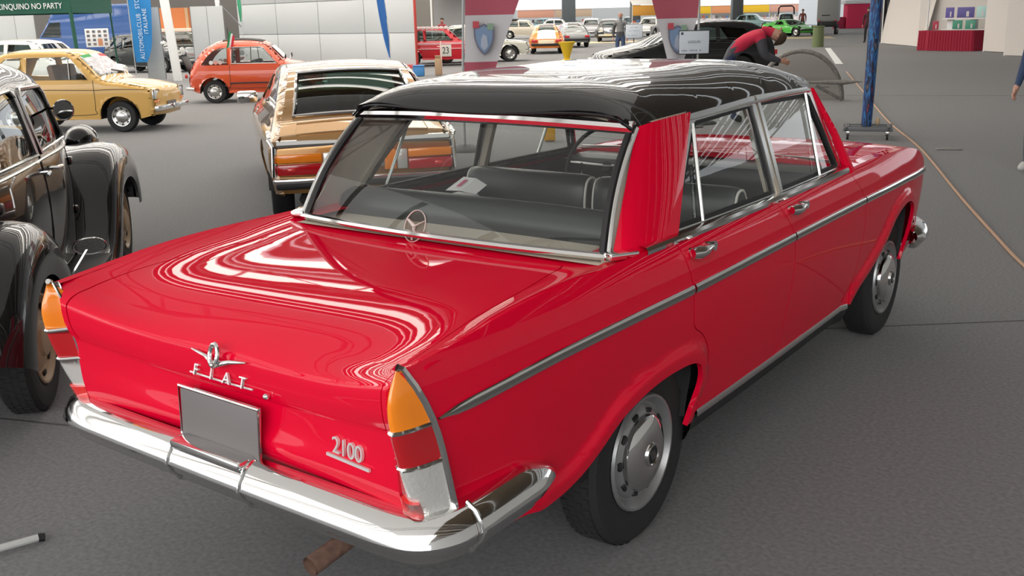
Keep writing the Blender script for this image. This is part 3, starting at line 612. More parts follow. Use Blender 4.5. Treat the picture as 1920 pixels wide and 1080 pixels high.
    mb = MB(); mb.tube([c+u1*math.cos(a)*.205+u2*math.sin(a)*.205 for a in [2*PI*k/28 for k in range(28)]], .011, 6, True); sw = mb.build('steering_wheel', BLACK, T)
    mb = MB(); mb.tube([c-ax*.03, c-ax*.30], .028, 8); mb.build('steering_column', BLACK, sw)
    mb = MB(); mb.tube([c+u1*math.cos(a)*.13+u2*math.sin(a)*.13-ax*.01 for a in [PI+PI*k/14 for k in range(15)]], .006, 6); mb.build('horn_ring', CHROME, sw)
    mb = MB(); mb.tube([c-u1*.2-ax*.01, c-ax*.03, c+u1*.2-ax*.01], .008, 6); mb.build('spoke', CHROME_SOFT, sw)
    mb = MB(); mb.box((0, 1.78, .93), (1.36, .22, .16), None, .05); mb.build('dashboard', VINYL, T)
    mb = MB(); mb.box((0, .8, .36), (1.40, 2.3, .04)); mb.build('cabin_floor', BLACK, T)
    for sg in (1, -1):
        for y0, y1 in ((.20, 1.0), (1.06, 1.76)): mb = MB(); mb.box((sg*.70, (y0+y1)/2, .70), (.02, y1-y0, .56)); mb.build('door_card', VINYL, T)
    mb = MB(); mb.box((0, 1.62, 1.33), (.24, .03, .06), None, .012); mb.build('rear_view_mirror', BLACK, T)
    # ---- underside, wheel wells, exhaust, wheels
    mb = MB(); mb.box((0, 1.15, .30), (1.02, 3.6, .16)); mb.box((0, 1.15, .28), (1.36, 1.5, .1)); mb.box((0, -.80, .50), (1.3, .4, .16)); mb.build('underbody', BLACK, T)
    for sg in (1, -1):
        for yc, arr in ((0, ARR), (2.65, ARF)):
            mb = MB(); mb.grid(lambda k, x: Vector((sg*x, (arr[int(k)][0]-yc)*1.06+yc, arr[int(k)][1]+.025)), range(0, len(arr), 3), [.45, .6, .74])
            mb.box((sg*.45, yc, .5), (.02, 1.0, .5)); mb.build('wheel_well', BLACK, T)
            wheel(T, (sg*.722, yc, .312), sg)
    mb = MB(); pth = [(.305, -1.085, .29), (.305, -1.0, .30), (.30, -.8, .32), (.30, -.4, .28)]
    mb.tube(pth, .028, 14, caps=False); mb.tube(pth[:3], .024, 14, caps=False); mb.build('exhaust_pipe', RUST, T)
    # ---- printed leaflet propped on the rear seat back
    LT = thing('leaflet', 'white leaflet with pink print lying inside the red saloon behind its front seat', 'leaflet', (-.47, .58, .985), 0, None, .62)
    mb = MB(); mb.add([(-.12, -.06, .02), (.03, -.08, .03), (.06, .06, .10), (-.06, .07, .10), (.13, -.04, .01), (.15, .06, .06)], [(0, 1, 2, 3), (1, 4, 5, 2)]); mb.build('paper', mat('paper', (.80, .78, .78), .7), LT, 0)
    mb = MB(); mb.add([(-.05, -.03, .045), (-.01, -.035, .05), (.01, .03, .086), (-.02, .03, .086)], [(0, 1, 2, 3)]); mb.xf(Matrix.Translation((0, 0, .003))); mb.build('print', mat('pink_print', (.6, .1, .2), .7), LT, 0)
    mb = MB(); mb.box((.0, .0, -.06), (.2, .1, .12), None, .02); mb.build('folder', mat('paper', (.8, .78, .78)), LT)
    return T
SALOON = red_saloon()
# ------------------------------------------------------------------ other cars: a common way to build a body from its side outline
GLASS_D = glass('tinted_glass', (.35, .42, .40)); DARKIN = mat('dark_interior', (.03, .03, .032), .7)
def on_ground(fx, fy): return Vector((fx, fy, 0))
def gcar(T, out, W, gz, r, wins, scr, wheels, paint, z0=.24, du=.09, crown=.03, ra=.07, gmat=None, seams=(), style='cap', rimmat=None, seat=True, smooth=4, wseg=28, arches=True):
    """out: side outline, front bottom over the top to rear bottom (y forward). wins: side window polygons.
    scr: screens as (name, from, to, half width share) by outline point numbers. wheels: (y, radius, x, width)"""
    gmat = gmat or GLASS
    cp = [Vector((a, b, 0)) for a, b in out]; L = [(v.x, v.y) for v in curve(cp, smooth)]
    Wf = spl(W) if hasattr(W, '__len__') else W; gf = spl(gz)
    def fil(d): return 0 if d >= r else r-math.sqrt(max(0, r*r-(r-d)**2))
    LS = segs(L)
    def S(y, z): return Wf(y)*gf(z)-fil(pdist(y, z, LS, r))
    def Sf(y, z): return Vector((S(y, z), y, z))
    zb = min(L[0][1], L[-1][1]); bot = []
    for (yc, wr, x, w) in sorted(wheels, key=lambda q: q[0]):
        a = wr+ra; zc = wr; dz = max(-.99, min(.99, (z0-zc)/a)); t0 = math.asin(dz)
        bot += [(yc-a*math.cos(t0+(PI-2*t0)*k/14), zc+a*math.sin(t0+(PI-2*t0)*k/14)) for k in range(15)]
    if not arches: bot = []
    poly = L+bot
    arch = [bot[i*15:(i+1)*15] for i in range(len(wheels))] if arches else [None]*len(wheels)
    for sg in (1, -1):
        mf = (lambda f: f) if sg > 0 else mir; fl = sg < 0
        b = panel('body_side', mf(Sf), [poly]+wins, du, du*.8, paint, T, .02, fl)
        for q in wins: panel('side_window', mf(Sf), [q], .3, .12, gmat, b, 0, fl, -.008)
        for q in seams:
            mb = MB(); mb.tube([Vector((sg*(S(a.x, a.y)+.001), a.x, a.y)) for a in curve([(p[0], p[1], 0) for p in q], 5)], .005, 4); mb.build('panel_gap', BLACK, b)
        for (yc, wr, x, w), ar in zip(sorted(wheels, key=lambda q: q[0]), arch):
            wheel(T, (sg*x, yc, wr), sg, wr, w, wr*.62, style, rimmat, seg=wseg)
            if ar is None: continue
            mb = MB(); mb.grid(lambda k, xx: Vector((sg*xx, ar[int(k)][0], ar[int(k)][1]+.004)), range(0, 15, 2), [x-w-.04, Wf(yc)*.985-.02]); mb.build('wheel_well', BLACK, T)
    acc = [0.]
    for a, b in zip(L[:-1], L[1:]): acc.append(acc[-1]+math.hypot(b[0]-a[0], b[1]-a[1]))
    Ly = spl([(s, (p[0], p[1], 0)) for s, p in zip(acc, L)])
    def SK(u, s):
        p = Ly(s); t = (Ly(s+.02)-Ly(s-.02)).normalized(); n = Vector((t.y, -t.x, 0)); X = max(.02, Wf(p.x)*gf(p.y)-r); c = crown*(1-u*u)
        return Vector((u*X, p.x+n.x*c, p.y+n.y*c))
    at_ = lambda i: acc[min(len(acc)-1, int(i*smooth))]+(i*smooth-int(i*smooth))*.0
    holes = []; gl = []
    for nm, i0, i1, h in scr:
        s0, s1 = at_(i0), at_(i1); q = [(-h, s0), (-h, s1), (h, s1), (h, s0)]; holes.append(q); gl.append((nm, q))
    e = 1e-3; sm = acc[-1]*.5; fl = (SK(.1+e, sm)-SK(.1-e, sm)).cross(SK(.1, sm+e)-SK(.1, sm-e)).z < 0
    top = panel('body_top', SK, [[(-1, 0), (1, 0), (1, acc[-1]), (-1, acc[-1])]]+holes, .25, du, paint, T, .02, fl)
    for nm, q in gl: panel(nm, SK, [q], .2, .1, gmat, T, 0, fl, -.006)
    y0 = L[-1][0]; y1 = L[0][0]; x = wheels[0][2]
    mb = MB(); mb.box((0, (y0+y1)/2, z0+.08), (2*(x-.22), abs(y1-y0)*.92, .10)); mb.build('underbody', BLACK, T)
    if seat:
        for sx in (-.3, .3):
            mb = MB(); ys = .95; mb.box((sx, ys, .62), (.42, .14, .62), Matrix.Rotation(R(12), 3, 'X'), .05); mb.build('seat', DARKIN, T)
    return S, SK, at_
def lampdisc(T, c, r, m, ax='y', sg=1, name='headlamp', rim=CHROME, d=.03):
    mb = MB(); mb.lathe([(r, -.02), (r*.96, d*.4), (r*.6, d*.85), (0, d)], c, ax, 18, sg); o = mb.build(name, m, T)
    mb = MB(); mb.lathe([(r*1.02, -.03), (r*1.12, 0.), (r*1.08, .012), (r*.97, .010)], c, ax, 18, sg); mb.build('lamp_rim', rim, o); return o

# ---- yellow hatchback
def small_yellow():
    rz = R(-58); T = thing('small_car', 'small pale yellow two-door hatchback with papers behind its windscreen', 'car', (-14.85, 6.52, 0), rz)
    Y = mat('pale_yellow_paint', (.72, .43, .12), .35, coat=.8, spec=.2)
    out = [(2.38, .27), (2.42, .40), (2.42, .60), (2.36, .70), (1.95, .80), (1.58, .86), (1.32, 1.08), (1.08, 1.28), (.85, 1.325), (.3, 1.335), (-.05, 1.315), (-.22, 1.25), (-.42, 1.02), (-.58, .88), (-.63, .72), (-.63, .42), (-.60, .28)]
    W = [(-.63, .64), (-.3, .675), (.3, .69), (1.6, .69), (2.2, .66), (2.42, .635)]; gz = [(.2, .93), (.45, .985), (.66, 1.0), (.84, .97), (1.0, .90), (1.33, .77)]
    door = [(.30, .875), (.31, 1.235), (1.0, 1.245), (1.06, 1.215), (1.36, .875)]; qu = [(-.32, .90), (-.13, 1.17), (-.06, 1.225), (.20, 1.235), (.19, .88)]
    S, SK, at_ = gcar(T, out, W, gz, .07, [door, qu], [('windscreen', 5.25, 6.85, .88), ('rear_window', 11.2, 12.6, .8)], [(0, .26, .625, .14), (1.84, .26, .625, .14)], Y, .22, .08, .035, .075,
                      seams=[[(.245, .86), (.245, .36), (.30, .30), (1.36, .30), (1.44, .38), (1.46, .62), (1.45, .86)], [(1.46, .70), (1.9, .705), (2.34, .69)], [(-.5, .72), (.2, .725), (1.45, .70)]], style='holes')
    # window bars, handle, mirror
    for sg in (1, -1):
        mb = MB(); mb.tube([(sg*(S(1.06, .88)+.004), 1.06, .88), (sg*(S(1.02, 1.22)+.004), 1.02, 1.22)], .010, 6); mb.build('window_bar', CHROME_SOFT, T)
        mb = MB(); mb.box((sg*(S(.36, .77)+.01), .36, .77), (.02, .12, .035), None, .006); mb.build('door_handle', BLACK, T)
        mb = MB(); mb.box((sg*(S(1.25, .9)+.09), 1.27, .93), (.15, .05, .10), None, .02); o = mb.build('door_mirror', BLACK, T)
        mb = MB(); mb.tube([(sg*(S(1.3, .88)), 1.30, .89), (sg*(S(1.25, .9)+.05), 1.27, .91)], .012, 6); mb.build('mirror_stalk', BLACK, o)
        mb = MB(); mb.box((sg*.50, 2.41, .60), (.20, .04, .14), None, .015); h = mb.build('headlamp', CLEAR, T)
        mb = MB(); c = [(sg*(.50+a*.108), 2.43, .60+b*.078) for a, b in ((-1, -1), (-1, 1), (1, 1), (1, -1))]; mb.tube(c, .008, 6, True); mb.build('lamp_rim', BLACK, h)
        mb = MB(); mb.box((sg*.50, 2.43, .49), (.16, .03, .045), None, .01); mb.build('indicator', AMBER, T)
        mb = MB(); mb.box((sg*.34, 2.47, .38), (.62, .07, .09), None, .02); mb.build('front_bumper', CHROME, T)
        mb = MB(); mb.box((sg*.34, -.66, .40), (.62, .06, .09), None, .02); mb.build('rear_bumper', CHROME, T)
        mb = MB(); mb.box((sg*.53, -.63, .60), (.14, .03, .2), None, .01); mb.build('tail_lamp', REDLENS, T)
        mb = MB(); mb.box((sg*.22, .62, .86), (.36, .12, .5), Matrix.Rotation(R(10), 3, 'X'), .05); mb.build('seat_back', mat('brown_cloth', (.22, .13, .08), .8), T)
    # papers and tricolour card behind the windscreen
    PAP = mat('papers', (.66, .64, .68), .6, noise=.35, nscale=14)
    s0, s1 = at_(5.25), at_(6.85)
    panel('windscreen_papers', SK, [[(-.84, s0+.03), (.84, s0+.03), (.84, s1-.08), (-.84, s1-.08)]], .2, .1, PAP, T, 0, False, -.02)
    for a, b, c in ((-.84, -.28, (.55, .02, .03)), (-.28, .28, (.8, .8, .8)), (.28, .84, (.02, .35, .08))):
        panel('tricolour_card', SK, [[(a, s1-.08), (b, s1-.08), (b, s1-.015), (a, s1-.015)]], .2, .1, mat('card_%d' % int(c[0]*100), c, .6), T, 0, False, -.02)
    mb = MB(); mb.tube([SK(-.6, s0+.02)+Vector((0, .02, .02)), SK(.1, s0+.07)+Vector((0, .02, .03))], .008, 5); mb.build('wiper', BLACK, T)
    mb = MB(); mb.box((0, 2.47, .42), (.34, .012, .10)); mb.build('number_plate', PLATE, T)
    return T
small_yellow()

# ---- orange-red bubble car
def bubble():
    T = thing('bubble_car', 'orange-red rounded bubble car with a flag on its roof and engine lid propped open', 'car', (-16.85, 12.0, 0), R(-48))
    Y = mat('orange_red_paint', (.56, .065, .015), .35, coat=.9, spec=.2)
    out = [(2.28, .28), (2.36, .42), (2.36, .58), (2.25, .70), (1.95, .79), (1.58, .87), (1.38, 1.06), (1.16, 1.25), (.85, 1.315), (.4, 1.325), (.05, 1.27), (-.22, 1.12), (-.42, .88), (-.54, .66), (-.58, .48), (-.55, .30)]
    W = [(-.6, .50), (-.45, .56), (-.2, .63), (.3, .66), (1.6, .66), (2.0, .62), (2.36, .50)]; gz = [(.2, .95), (.45, 1.0), (.66, .99), (.84, .94), (1.0, .86), (1.33, .70)]
    door = [(.42, .85), (.44, 1.20), (1.05, 1.20), (1.12, 1.17), (1.40, .85)]; qu = [(-.25, .83), (-.12, 1.0), (.02, 1.13), (.16, 1.19), (.33, 1.20), (.32, .83)]
    S, SK, at_ = gcar(T, out, W, gz, .16, [door, qu], [('windscreen', 5.25, 6.8, .86), ('rear_window', 10.1, 11.3, .7)], [(0, .255, .60, .13), (1.84, .255, .60, .13)], Y, .22, .08, .05, .06,
                      seams=[[(.375, .84), (.375, .40), (.42, .33), (1.40, .33), (1.46, .42), (1.46, .82)]], style='holes')
    for sg in (1, -1):
        mb = MB(); mb.tube([(sg*(S(.85, .86)+.006), .85, .86), (sg*(S(.85, 1.2)+.006), .85, 1.20)], .008, 6); mb.build('window_bar', BLACK, T)
        mb = MB(); c = [Vector((sg*(S(a, b)+.004), a, b)) for a, b in door]; mb.tube(c, .012, 6, True); mb.build('window_trim', CHROME_SOFT, T)
        mb = MB(); mb.tube([(sg*(S(y, .42)+.012), y, .42+.02*math.sin(y*2)) for y in [.36+.1*k for k in range(11)]], .015, 6); mb.build('side_moulding', BLACK, T)
        for k in range(3): mb = MB(); mb.lathe([(.045, 0), (.045, .004), (0, .004)], (sg*(S(-.02+.1*k, .88)+.001), -.02+.1*k, .885), 'x', 12, sg); mb.build('round_sticker', mat('sticker_%d' % k, ((.7, .7, .68), (.7, .3, .25), (.6, .45, .42))[k], .6), T)
        mb = MB(); mb.tube([(sg*(.50), -.58, .60), (sg*.50, -.62, .60)], .045, 10); mb.build('tail_lamp', REDLENS, T)
        mb = MB(); mb.tube([(sg*.60, -.42, .33), (sg*.52, -.60, .33), (sg*.2, -.66, .33)], .035, 8); mb.build('rear_bumper', CHROME, T)
        mb = MB(); mb.tube([(sg*.60, 2.2, .38), (sg*.50, 2.38, .38), (sg*.1, 2.42, .38)], .035, 8); mb.build('front_bumper', CHROME, T)
        lampdisc(T, (sg*.47, 2.30, .60), .075, CLEAR)
        mb = MB(); mb.lathe([(.05, -.02), (.05, .0), (0, .004)], (sg*.62, 1.60, .98), 'y', 12, -1); mm = mb.build('wing_mirror', BLACK, T)
        mb = MB(); mb.tube([(sg*.52, 1.55, .85), (sg*.62, 1.60, .96)], .008, 5); mb.build('mirror_stalk', CHROME, mm)
    panel('folding_roof', SK, [[(-.8, at_(7.4)), (.8, at_(7.4)), (.8, at_(9.6)), (-.8, at_(9.6))]], .3, .1, mat('black_canvas', (.03, .028, .028), .8), T, .02, True, .012)
    PAP = mat('papers', (.66, .64, .68)); s0, s1 = at_(5.25), at_(6.8)
    panel('windscreen_papers', SK, [[(-.8, s0+.03), (.8, s0+.03), (.8, s1-.06), (-.8, s1-.06)]], .2, .1, PAP, T, 0, False, -.02)
    mb = MB(); mb.box((0, -.62, .80), (.66, .03, .46), Matrix.Rotation(R(22), 3, 'X'), .01); mb.build('engine_lid', BLACK, T)
    fl = MB(); fl.tube([(.50, .40, 1.15), (.50, .38, 1.62)], .006, 5); fs = fl.build('flag_staff', BLACK, T)
    for a, b, c in ((0, .05, (.02, .25, .08)), (.05, .10, (.75, .75, .75)), (.10, .16, (.6, .02, .04))):
        mb = MB(); mb.box((.50, .375+(a+b)/2*.6, 1.36-.9*(a+b)/2), (.008, (b-a)*.9, .42), Matrix.Rotation(R(-14), 3, 'X')); mb.build('flag_stripe', mat('flag_%d' % int(c[0]*100), c, .8), fs)
    return T
bubble()

# ---- gold fastback coupe
def gold_coupe():
    T = thing('fastback_coupe', 'gold fastback coupe seen from behind, beyond the red saloon', 'car', (-4.36, 3.80, 0), R(50))
    G = mat('gold_paint', (.38, .20, .055), .24, metal=.75, coat=1)
    out = [(3.75, .30), (3.85, .45), (3.80, .62), (3.2, .78), (2.3, .90), (2.0, .94), (1.65, 1.14), (1.30, 1.275), (.95, 1.315), (.55, 1.31), (.15, 1.245), (-.35, 1.05), (-.55, .925), (-.80, .845), (-.925, .80), (-.955, .69), (-.965, .50), (-.95, .36)]
    W = [(-.97, .765), (-.5, .79), (0, .82), (.6, .85), (1.5, .885), (2.9, .91), (3.6, .86), (3.85, .80)]; gz = [(.2, .90), (.4, .965), (.6, 1.0), (.75, .985), (.9, .90), (1.1, .80), (1.32, .69)]
    win = [(.55, .95), (.70, 1.17), (.95, 1.23), (1.25, 1.21), (1.85, .96)]
    S, SK, at_ = gcar(T, out, W, gz, .06, [win], [('windscreen', 5.3, 6.8, .9), ('rear_window', 10.1, 12.2, .84)], [(0, .33, .775, .20), (2.95, .33, .80, .2)], G, .30, .07, .03, .05, gmat=glass('green_glass', (.30, .42, .38)), style='holes')
    c = [SK(u, at_(v)) for u, v in ((-.93, 9.85), (.93, 9.85), (.93, 11.85), (-.93, 11.85))]
    mb = MB(); rim = []
    for u0, v0, u1, v1 in ((-.85, 10.1, .85, 10.1), (.85, 10.1, .85, 12.2), (.85, 12.2, -.85, 12.2), (-.85, 12.2, -.85, 10.1)):
        s0_, s1_ = at_(v0), at_(v1); rim += [SK(u0+(u1-u0)*k/6, s0_+(s1_-s0_)*k/6)+Vector((0, -.008, .01)) for k in range(6)]
    mb.tube(rim, .016, 6, True); mb.build('window_chrome', CHROME, T)
    # pale inset panel and stainless rim round the rear
    sA, sB = at_(13.05), at_(14.35)
    panel('tail_panel', SK, [[(-.80, at_(12.5)), (.80, at_(12.5)), (.80, at_(13.8)), (-.80, at_(13.8))]], .2, .08, mat('pale_gold_paint', (.62, .43, .22), .3, metal=.5, coat=1), T, .02, False, .012)
    mb = MB(); mb.tube([Vector((x, -.935, .755)) for x in (-.70, -.35, 0, .35, .70)], .045, 10, flat=.8); mb.tube([Vector((-.76, -.60, .82)), Vector((-.755, -.85, .785)), Vector((-.72, -.94, .735)), Vector((-.735, -.975, .50))], .022, 8); mb.tube([Vector((.76, -.60, .82)), Vector((.755, -.85, .785)), Vector((.72, -.94, .735)), Vector((.735, -.975, .50))], .022, 8); mb.build('stainless_rim', CHROME, T)
    for sg in (1, -1):
        for nm, x, w, z, h, m_ in (('turn_lens', .53, .36, .645, .07, AMBER), ('brake_lens', .53, .36, .555, .09, REDLENS), ('reverse_lens', .30, .085, .60, .165, CLEAR), ('inner_lens', .20, .10, .60, .165, AMBER), ('reflector', .60, .07, .555, .035, REFLEX)):
            mb = MB(); mb.box((sg*x, -.985-(.012 if nm == 'reflector' else 0), z), (w, .04, h), None, .012); mb.build(nm, m_, T)
        mb = MB(); mb.box((sg*.74, 1.95, .93), (.22, .10, .13), None, .04); mb.xf(Matrix.Translation((sg*.20, 0, .02))); mb.build('door_mirror', CHROME, T)
        mb = MB(); mb.tube([(sg*.86, -1.0, .47), (sg*.88, -.80, .47)], .02, 6); mb.build('overrider', CHROME, T) if 0 else None
    mb = MB(); mb.box((0, -.99, .465), (1.50, .05, .045), None, .015); mb.build('rear_bumper', CHROME, T)
    mb = MB(); mb.box((0, -.985, .425), (1.46, .04, .06), None, .02); mb.build('rear_apron', BLACK, T)
    mb = MB(); mb.box((0, -.99, .61), (.30, .03, .12)); mb.build('number_plate', PLATE, T)
    mb = MB(); mb.box((0, .1, .30), (1.0, 1.0, .2), None, .05); mb.tube([(-.5, -.75, .27), (-.45, -.3, .27)], .05, 8); mb.build('underside', BLACK, T)
    for sx in (-.36, .36): mb = MB(); mb.box((sx, .45, .80), (.5, .16, .55), Matrix.Rotation(R(18), 3, 'X'), .06); mb.build('seat_back', VINYL, T)
    return T
gold_coupe()

# ---- black pre-war style saloon at the left
def black_saloon():
    T = thing('vintage_saloon', 'glossy black vintage saloon with separate wings and bullet headlamp, at the left edge', 'car', (-2.65, -1.04, 0), R(49.5))
    B = PAINT_BLACK
    out = [(3.22, .40), (3.28, .60), (3.24, .90), (3.05, 1.0), (2.5, 1.05), (2.0, 1.09), (1.88, 1.28), (1.74, 1.45), (1.45, 1.52), (1.0, 1.545), (.4, 1.50), (-.1, 1.36), (-.5, 1.08), (-.72, .75), (-.76, .5), (-.72, .36)]
    W = [(-.76, .50), (-.4, .58), (.1, .64), (1., .67), (1.8, .64), (2.0, .59), (2.6, .44), (3.28, .28)]; gz = [(.2, .93), (.5, .98), (.85, 1.0), (1.05, .97), (1.25, .91), (1.54, .78)]
    fd = [(1.06, 1.06), (1.06, 1.36), (1.12, 1.395), (1.56, 1.385), (1.62, 1.35), (1.80, 1.07)]; rd = [(.16, 1.06), (.27, 1.34), (.34, 1.385), (.90, 1.40), (.96, 1.36), (.96, 1.06)]
    CREAM = mat('cream_wheel_paint', (.50, .38, .24), .35)
    S, SK, at_ = gcar(T, out, W, gz, .12, [fd, rd], [('windscreen', 5.15, 6.9, .86), ('rear_window', 11.1, 11.9, .5)], [(0, .335, .78, .16), (2.91, .335, .76, .16)], B, .34, .07, .04, .05,
        seams=[[(1.01, 1.05), (1.01, .42)], [(1.86, 1.04), (1.80, .42)], [(.10, 1.05), (.12, .75)], [(2.05, 1.04), (2.0, .5)]], style='holes', rimmat=CREAM, arches=False, wseg=40)
    sec = [(.30, .06), (.45, .015), (.60, 0), (.70, .004), (.77, .022), (.815, .06), (.84, .12), (.845, .20), (.835, .26)]
    for sg in (1, -1):
        for nm, prof in (('front_wing', [(3.44, .42), (3.42, .58), (3.28, .78), (3.02, .895), (2.72, .925), (2.45, .88), (2.22, .74), (2.05, .55), (1.88, .40), (1.70, .33)]), ('rear_wing', [(.66, .32), (.60, .50), (.45, .70), (.22, .84), (-.05, .885), (-.32, .82), (-.54, .64), (-.66, .42)])):
            P = curve([(a, b, 0) for a, b in prof], 5); n = len(P); mb = MB()
            def fn(k, j):
                k = int(k); j = int(j); t = (P[min(n-1, k+1)]-P[max(0, k-1)]).normalized(); nn = Vector((-t.y, t.x, 0)); nn = nn if nn.dot(P[k]-Vector((sum(p.x for p in P)/n, .2, 0))) > 0 else -nn
                x, d = sec[j]; q = P[k]-nn*d; return Vector((sg*x, q.x, q.y))
            mb.grid(fn, range(n), range(len(sec))); mb.build(nm, B, T)
        mb = MB(); mb.box((sg*.70, 1.15, .33), (.26, 1.2, .03), None, .012); mb.build('running_board', BLACK, T)
        for q, nm in ((fd, 'window_trim'), (rd, 'window_trim')):
            mb = MB(); mb.tube([Vector((sg*(S(a, b)+.006), a, b)) for a, b in q], .011, 6, True); mb.build(nm, CHROME_SOFT, T)
        mb = MB(); mb.tube([Vector((sg*(S(y, 1.03)+.006), y, 1.03)) for y in [-.1+.1*k for k in range(22)]], .009, 6); mb.build('belt_trim', CHROME_SOFT, T)
        for y in (1.12, .93): mb = MB(); mb.tube([Vector((sg*(S(y, .97)+.0), y, .97)), Vector((sg*(S(y, .97)+.05), y, .97)), Vector((sg*(S(y, .97)+.055), y+(.10 if y > 1 else -.10), .965))], .010, 8); mb.build('door_handle', CHROME, T)
        for y in (.12, 1.82):
            for z in (.62, .92): mb = MB(); mb.box((sg*(S(y, z)+.012), y, z), (.03, .06, .05), None, .01); mb.build('door_hinge', B, T)
        # bullet headlamp on its bracket, chrome ring at the front
        c = Vector((sg*.50, 3.05, .905)); mb = MB()
        mb.lathe([(0, -.14), (.04, -.132), (.075, -.105), (.098, -.06), (.108, 0), (.108, .05)], c, 'y', 28); hl = mb.build('headlamp', B, T)
        mb = MB(); mb.lathe([(.108, .045), (.116, .055), (.116, .075), (.105, .085), (.098, .07)], c, 'y', 28); mb.build('lamp_ring', CHROME, hl)
        mb = MB(); mb.lathe([(.10, .075), (.07, .095), (0, .105)], c, 'y', 20); mb.build('lamp_glass', CLEAR, hl)
        mb = MB(); mb.tube([c+Vector((0, 0, -.09)), (sg*.42, 3.0, .78)], .02, 8); mb.tube([c+Vector((-sg*.08, -.02, 0)), (sg*.30, 2.98, .88)], .012, 6); mb.build('lamp_bracket', CHROME, hl)
    # mirrors on the near side
    def mirror(c, r1, r2, foot, nrm):
        c = Vector(c); nrm = Vector(nrm).normalized(); ux = Vector((nrm.y, -nrm.x, 0)).normalized(); uz = ux.cross(nrm)
        ring = [c+ux*math.cos(a)*r1+uz*math.sin(a)*r2 for a in [2*PI*k/28 for k in range(28)]]
        mb = MB(); mb.grid(lambda k, q: c+(ring[int(k)]-c)*(1 if q < 2 else .6 if q < 3 else 0)-nrm*(0, .012, .026, .032)[int(q)], range(28), range(4), True); o = mb.build('wing_mirror', BLACK, T)
        mb = MB(); mb.grid(lambda k, q: c+(ring[int(k)]-c)*q+nrm*.001, range(28), [0, .5, .96], True); mb.build('mirror_glass', mat('mirror', (.55, .57, .56), .03, metal=1), o)
        mb = MB(); mb.tube(ring, .005, 6, True); mb.build('mirror_rim', CHROME, o)
        mb = MB(); mb.tube([c-nrm*.02, foot], .008, 6); mb.build('mirror_stalk', CHROME, o)
    mirror((.72, 1.45, 1.252), .052, .060, (.60, 1.66, 1.25), (.2, -1, -.35))
    mirror((.88, .80, .585), .082, .048, (.72, .72, .36), (.15, -1, -.3))
    mb = MB(); mb.tube([Vector((-.62, 3.42, .5)), Vector((0, 3.48, .5)), Vector((.62, 3.42, .5))], .04, 8); mb.build('front_bumper', CHROME, T)
    return T
black_saloon()
# ------------------------------------------------------------------ stands, panels and flags
AV = Vector((.807, .59, 0)); BV = Vector((-.59, .807, 0)); UP = Vector((0, 0, 1)); FACE = R(36.17)      # hall axes
def gpt(x, y, a=0., b=0., z=0.): return Vector((x, y, z))+AV*a+BV*b
PANELW = mat('white_panel', (.50, .52, .53), .5); PANELG = mat('pale_grey_panel', (.45, .47, .47), .55); STEELD = mat('grey_steel', (.20, .20, .21), .5, metal=.4)
def display_panel(label, x, y, w, h, leaves, m, lean=0.):
    T = thing('partition_screen', label, 'screen', (x, y, 0), FACE)
    for k in range(leaves):
        mb = MB(); ww = w/leaves; mb.box((ww*(k+.5), 0, h/2+.02), (ww-.012, .04, h), None, .006); mb.build('leaf', m, T)
    for k in range(leaves+1): mb = MB(); mb.tube([(w*k/leaves, .0, 0), (w*k/leaves, .0, h+.03)], .018, 6); mb.build('upright', STEELD, T)
    return T
display_panel('white two-leaf display panel under the green gazebo banner', -34.26, 16.05, 1.39, 2.26, 2, PANELW)
display_panel('narrow grey display panel between blue flag and white post', -27.2, 17.22, .56, 2.26, 1, PANELG)
display_panel('pale two-leaf display panel behind the tail of the orange-red bubble car', -25.94, 18.16, 1.06, 2.25, 2, PANELW)
T = thing('white_post', 'white square post leaning beside the narrow grey panel', 'post', (-25.45, 17.09, 0), FACE)
mb = MB(); mb.box((-.12, 0, 1.6), (.26, .12, 3.3), Matrix.Rotation(R(-4), 3, 'Y'), .01); mb.build('shaft', WHITE, T)
mb = MB(); mb.box((-.36, -.02, 1.18), (.14, .08, .08), None, .01); mb.build('clamp', WHITE, T)
T = thing('steel_post', 'thin white steel post rising behind the pale two-leaf panel', 'post', (-25.9, 19.2, 0), FACE)
mb = MB(); mb.box((.05, 0, 1.9), (.13, .13, 3.8), Matrix.Rotation(R(-3), 3, 'Y'), .01); mb.build('shaft', WHITE, T)
mb = MB(); mb.tube([(.05, 0, 2.4), (-.5, 0, 3.2)], .02, 6); mb.tube([(.05, 0, 2.4), (.75, 0, 1.6)], .02, 6); mb.build('brace', STEELD, T)

# gazebo with lettered valance
GREEN = mat('green_canvas', (.012, .085, .055), .75)
T = thing('gazebo', 'green gazebo with white lettering along its valance', 'gazebo', (-26.44, 14.38, 0), FACE)
for k, (x, y) in enumerate(((0, 0), (-4.2, 0), (-4.2, 3.0), (0, 3.0))):
    mb = MB(); mb.tube([(x, y, 0), (x-.06 if x == 0 else x, y, 2.3)], .06 if k == 0 else .03, 8); mb.build('leg', GREEN, T)
for nm, pts in (('valance', ((-4.25, -.04), (.0, -.04))), ('valance', ((.0, -.04), (.0, 3.04))), ('valance', ((-4.25, 3.04), (.0, 3.04)))):
    a, b = Vector((*pts[0], 0)), Vector((*pts[1], 0)); mb = MB(); mb.grid(lambda u, z: a.lerp(b, u)+Vector((0, .015*math.sin(u*40), z)), [k/20 for k in range(21)], [2.13, 2.35, 2.62]); mb.build(nm, GREEN, T)
mb = MB(); c = Vector((-2.1, 1.5, 3.3)); q = [Vector((-4.3, -.08, 2.6)), Vector((.05, -.08, 2.6)), Vector((.05, 3.08, 2.6)), Vector((-4.3, 3.08, 2.6))]; mb.add(q+[c], [(0, 1, 4), (1, 2, 4), (2, 3, 4), (3, 0, 4)]); mb.build('canopy', GREEN, T)
